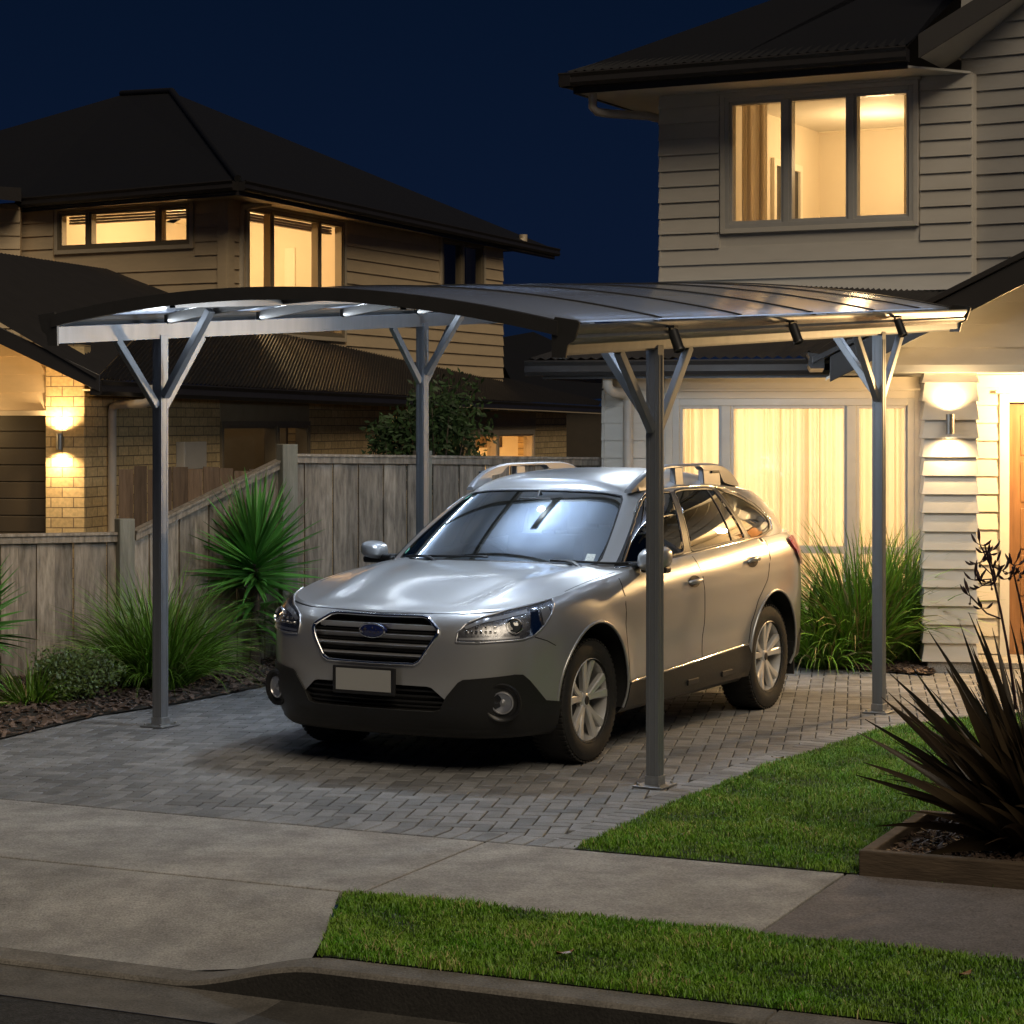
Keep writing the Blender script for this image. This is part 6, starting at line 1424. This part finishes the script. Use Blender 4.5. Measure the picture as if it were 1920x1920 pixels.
g0 = at(1522, 1240, 17.2); g0.z = 0; clump('broad_leaf_plant', g0, 'broad green leaved plant just behind the tail lamp of the wagon', 'plant', 60, (.45,.85), .08, 1, 1.1, m_bush, (.05,.9), None, 0, .12, .3)
g0 = G(478, 1252)
def yucca(loc, th_, label, n=210, L_=(.44,.62), skirt=40, group='yuccas'):
    t = thing('yucca', loc, label, 'yucca', group); mb = MB()
    mb.tube([loc, loc+Vector((.01,.0,th_*.4)), loc+Vector((-.01,.02,th_))], [.045,.036,.04], 10); mb.build('trunk', m_bark, t, smooth=60)
    mb = MB()
    for i in range(n):
        k = i/n; az = i*2.39996; ln = .08+1.75*k**.8; b = loc+Vector((math.cos(az)*.03, math.sin(az)*.03, th_+.16-.30*k))
        blade(mb, b, az+R.gauss(0,.12), ln*R.uniform(.85,1.1), R.uniform(*L_)*(1-.05*k), .038, .10+.18*k, 6, .45, tipw=.04, tw0=R.uniform(-.8,.8))
    for i in range(skirt):
        az = R.uniform(0, 2*PI); b = loc+Vector((math.cos(az)*.04, math.sin(az)*.04, th_*R.uniform(.35,.85))); blade(mb, b, az, R.uniform(1.2,1.9), R.uniform(.3,.5), .045, .9, 6, .3)
    mb.build('leaves', m_yucca, t, smooth=180); return t
yucca(g0, .80, 'tall green yucca on a thin trunk before the sloping fence')
g0 = G(-55, 1300); yucca(g0, .50, 'spiky yucca cut by the left edge of the picture', 120, (.34,.48), 20)
def bush(name, loc, label, cat, rx, rz_, n, leaf, m, trunk=True, group=None, squash=1.0, cz=None, limbs=9, lw=.5):
    t = thing(name, loc, label, cat, group); mb = MB(); cz = rz_*.95 if cz is None else cz; tips = []
    bl = [(R.uniform(0,2*PI), R.uniform(.2,.9), R.uniform(-.5,1.0), R.uniform(.35,.62)) for _ in range(16)]
    for i in range(n):
        a, rr_, hh, sz_ = bl[R.randrange(len(bl))] if R.random() < .8 else (R.uniform(0,2*PI), R.uniform(0,1), R.uniform(-1,1), .3)
        c = Vector((math.cos(a)*rr_*rx*.75, math.sin(a)*rr_*rx*.75, cz+hh*rz_*.6)); v = Vector((R.gauss(0,1), R.gauss(0,1), R.gauss(0,1))).normalized()*R.uniform(.55,1.05)*sz_
        p = Vector(loc)+c+Vector((v.x*rx, v.y*rx, v.z*rz_)); p.z = max(p.z, loc[2]+.02)
        d = Vector((R.gauss(0,1), R.gauss(0,1), R.gauss(.3,1))).normalized(); s_ = d.orthogonal().normalized(); L_ = leaf*R.uniform(.6,1.3)
        mb.add([p, p+d*L_*.5+s_*L_*lw*.5, p+d*L_, p+d*L_*.5-s_*L_*lw*.5], [(0,1,2,3)])
    mb.build('leaves', m, t)
    mb = MB()
    for i in range(limbs):
        a = 2*PI*i/limbs+R.uniform(-.3,.3); e_ = Vector(loc)+Vector((math.cos(a)*rx*.6, math.sin(a)*rx*.6, cz+rz_*R.uniform(0,.6))); b = Vector(loc); mb.tube([b, b.lerp(e_, .5)+Vector((0,0,cz*.15)), e_], [.022*rx/.5+.004, .012*rx/.5+.002, .003], 6)
    mb.build('trunk', m_bark, t, smooth=60); return t
g0 = G(147, 1318); bush('bush', g0, 'small rounded clipped bush beside the low fence', 'bush', .31, .19, 5200, .030, m_bush, cz=.17)
g0 = at(822, 900, 20.3); g0.z = 0; bush('shrub', g0, 'dark leafy shrub rising above the tall fence in front of the lit far window', 'shrub', .52, .60, 2400, .075, m_tree, cz=1.72, lw=.45, limbs=12)
g0 = at(735, 900, 20.4); g0.z = 0; bush('shrub', g0, 'small dark shrub just left of the rear left carport post above the fence', 'shrub', .34, .30, 700, .07, m_tree, cz=1.68, lw=.45, limbs=7)
# planter box with bronze flax
Zp = .108; F0 = G(1610,1643); fz = at(1610,1597,F0.y)
pd = KD; pn = KN
c0 = Vector((F0.x, F0.y)); 
def PB(a, b, z): p = c0+pd*a+pn*b; return Vector((p.x, p.y, z))
pt = thing('planter_box', PB(0,0,0), 'low timber sleeper planter box at the lower right beside the footpath', 'planter')
for (a0, a1, b0, b1) in ((0,3.2,0,.055),(0,.055,.056,1.0),(3.145,3.2,.056,1.0),(0,3.2,1.001,1.056)):
    mb = MB(); q = [PB(a0,b0,-.02),PB(a1,b0,-.02),PB(a1,b1,-.02),PB(a0,b1,-.02)]; mb.hexa(q+[p+zz*(Zp+.02) for p in q]); mb.build('side_board', m_sleeper, pt, bevel=.006)
mb = MB(); mb.add([PB(.05,.05,Zp-.045),PB(3.15,.05,Zp-.045),PB(3.15,1.0,Zp-.045),PB(.05,1.0,Zp-.045)], [(0,1,2,3)]); mb.build('planter_soil', m_soil, pt)
chips('bark_mulch', [PB(.06,.06,0),PB(3.14,.06,0),PB(3.14,1.0,0),PB(.06,1.0,0)], 5200, 'dark glossy bark chips filling the timber planter box', Zp-.05, .015)
fl = PB(.74,.56,Zp-.05); t = thing('flax_plant', fl, 'large bronze leaved flax with long sword leaves in the planter box', 'flax plant', 'flax plants'); mb = MB(); md = MB()
for i in range(330):
    az = R.uniform(0,2*PI); k = R.random()**.75; r_ = .16*math.sqrt(R.random()); b = fl+Vector((math.cos(az)*r_, math.sin(az)*r_, 0))
    blade(mb, b, az+R.gauss(0,.35), .08+1.0*k, R.uniform(.60,1.08)*(1-.12*k), R.uniform(.042,.068), R.uniform(.05,.6)*(.3+k), 8, .32, twist=R.uniform(-.4,.4), tipw=.04, tw0=R.choice((-1,1))*R.uniform(.6,1.6))
for i in range(26):
    az = R.uniform(0,2*PI); b = fl+Vector((R.uniform(-.1,.1), R.uniform(-.1,.1), 0)); blade(md, b, az, R.uniform(.9,1.4), R.uniform(.4,.75), .03, R.uniform(1.0,2.0), 8, .4, twist=R.uniform(-1,1))
# leaves whose line reads clearly against the lawn
for az, ln, L_, dr in ((2.9,.95,1.0,.15),(3.15,1.15,.95,.2),(2.75,.75,1.05,.15),(3.4,1.2,.85,1.9),(3.0,1.3,.8,.5),(2.6,.55,1.1,.1),(3.5,1.35,.8,.7),(2.4,.4,1.1,.1)): blade(mb, fl, az, ln, L_, .062, dr, 8, .3, tw0=1.3)
mb.build('leaves', m_phorm, t, smooth=180); md.build('dry_leaves', m_phormd, t, smooth=180)
# flower stalks
mb = MB()
def stalk(base, tip, bend):
    b, e_ = Vector(base), Vector(tip); m_ = b.lerp(e_, .5)+bend; P = [b.lerp(m_, i/5).lerp(m_.lerp(e_, i/5), i/5) for i in range(6)]; mb.tube(P, [.008,.007,.006,.0055,.005,.004], 6); return P
def pods(p, n, sz):
    for i in range(n):
        d = Vector((R.gauss(0,1), R.gauss(0,.6), R.gauss(.4,.8))).normalized(); q = p+d*sz*R.uniform(.6,1.6); mb.tube([p, q], .0022, 5); mb.tube([q, q+d*.010+zz*.006, q+d*.022+zz*.016, q+d*.030+zz*.026], [.003,.006,.005,.001], 6)
Yf = fl.y
P = stalk(at(1905,1330,Yf), at(1846,1020,Yf), Vector((.03,0,.0))); 
for px, py in ((1838,1022),(1852,1035),(1862,1062),(1836,1055),(1828,1088),(1842,1098),(1858,1090)):
    q = at(px, py, Yf); s_ = at(1868, 1085, Yf); mb.tube([s_, q], .0028, 5); pods(q, 5, .022)
q = at(1820,1118,Yf); mb.tube([at(1876,1160,Yf), at(1850,1150,Yf), q], .004, 5); pods(q, 5, .02); pods(at(1842,1140,Yf), 4, .018)
P = stalk(at(1960,1400,Yf+.1), at(1898,1062,Yf+.1), Vector((.02,0,0))); 
for px, py in ((1880,1070),(1900,1060),(1912,1075),(1890,1085)): pods(at(px,py,Yf+.1), 5, .022)
mb.build('flower_stalk', mat('dark_flower_stalk', (.035,.015,.02), .5), t, smooth=60)
# dead leaves lying about
for k_, (px, py, lb) in enumerate(((1060,1805,'dry curled leaf lying on the verge grass near the left'),(1810,1845,'dry brown leaf lying on the verge grass near the right'),(1458,1424,'tiny dead leaf on the driveway edge beside the lawn'))):
    p = G(px, py); p.z = .035 if k_ < 2 else .01; mb = MB(); a = R.uniform(0,PI); L_ = .035; d = Vector((math.cos(a), math.sin(a), 0)); n_ = Vector((-d.y, d.x, 0))
    mb.grid([[p-d*L_+n_*w_*.3, p-d*L_-n_*w_*.3] if False else [p+d*L_*s_-n_*.014*(1-s_*s_)+zz*(.008*s_*s_), p+d*L_*s_+zz*.004*s_, p+d*L_*s_+n_*.014*(1-s_*s_)+zz*(.010*s_*s_)] for s_ in (-1,-.5,0,.5,1)])
    o = mb.build('dead_leaf', m_phormd, smooth=180); tag(o, lb, 'leaf', 'dead leaves')
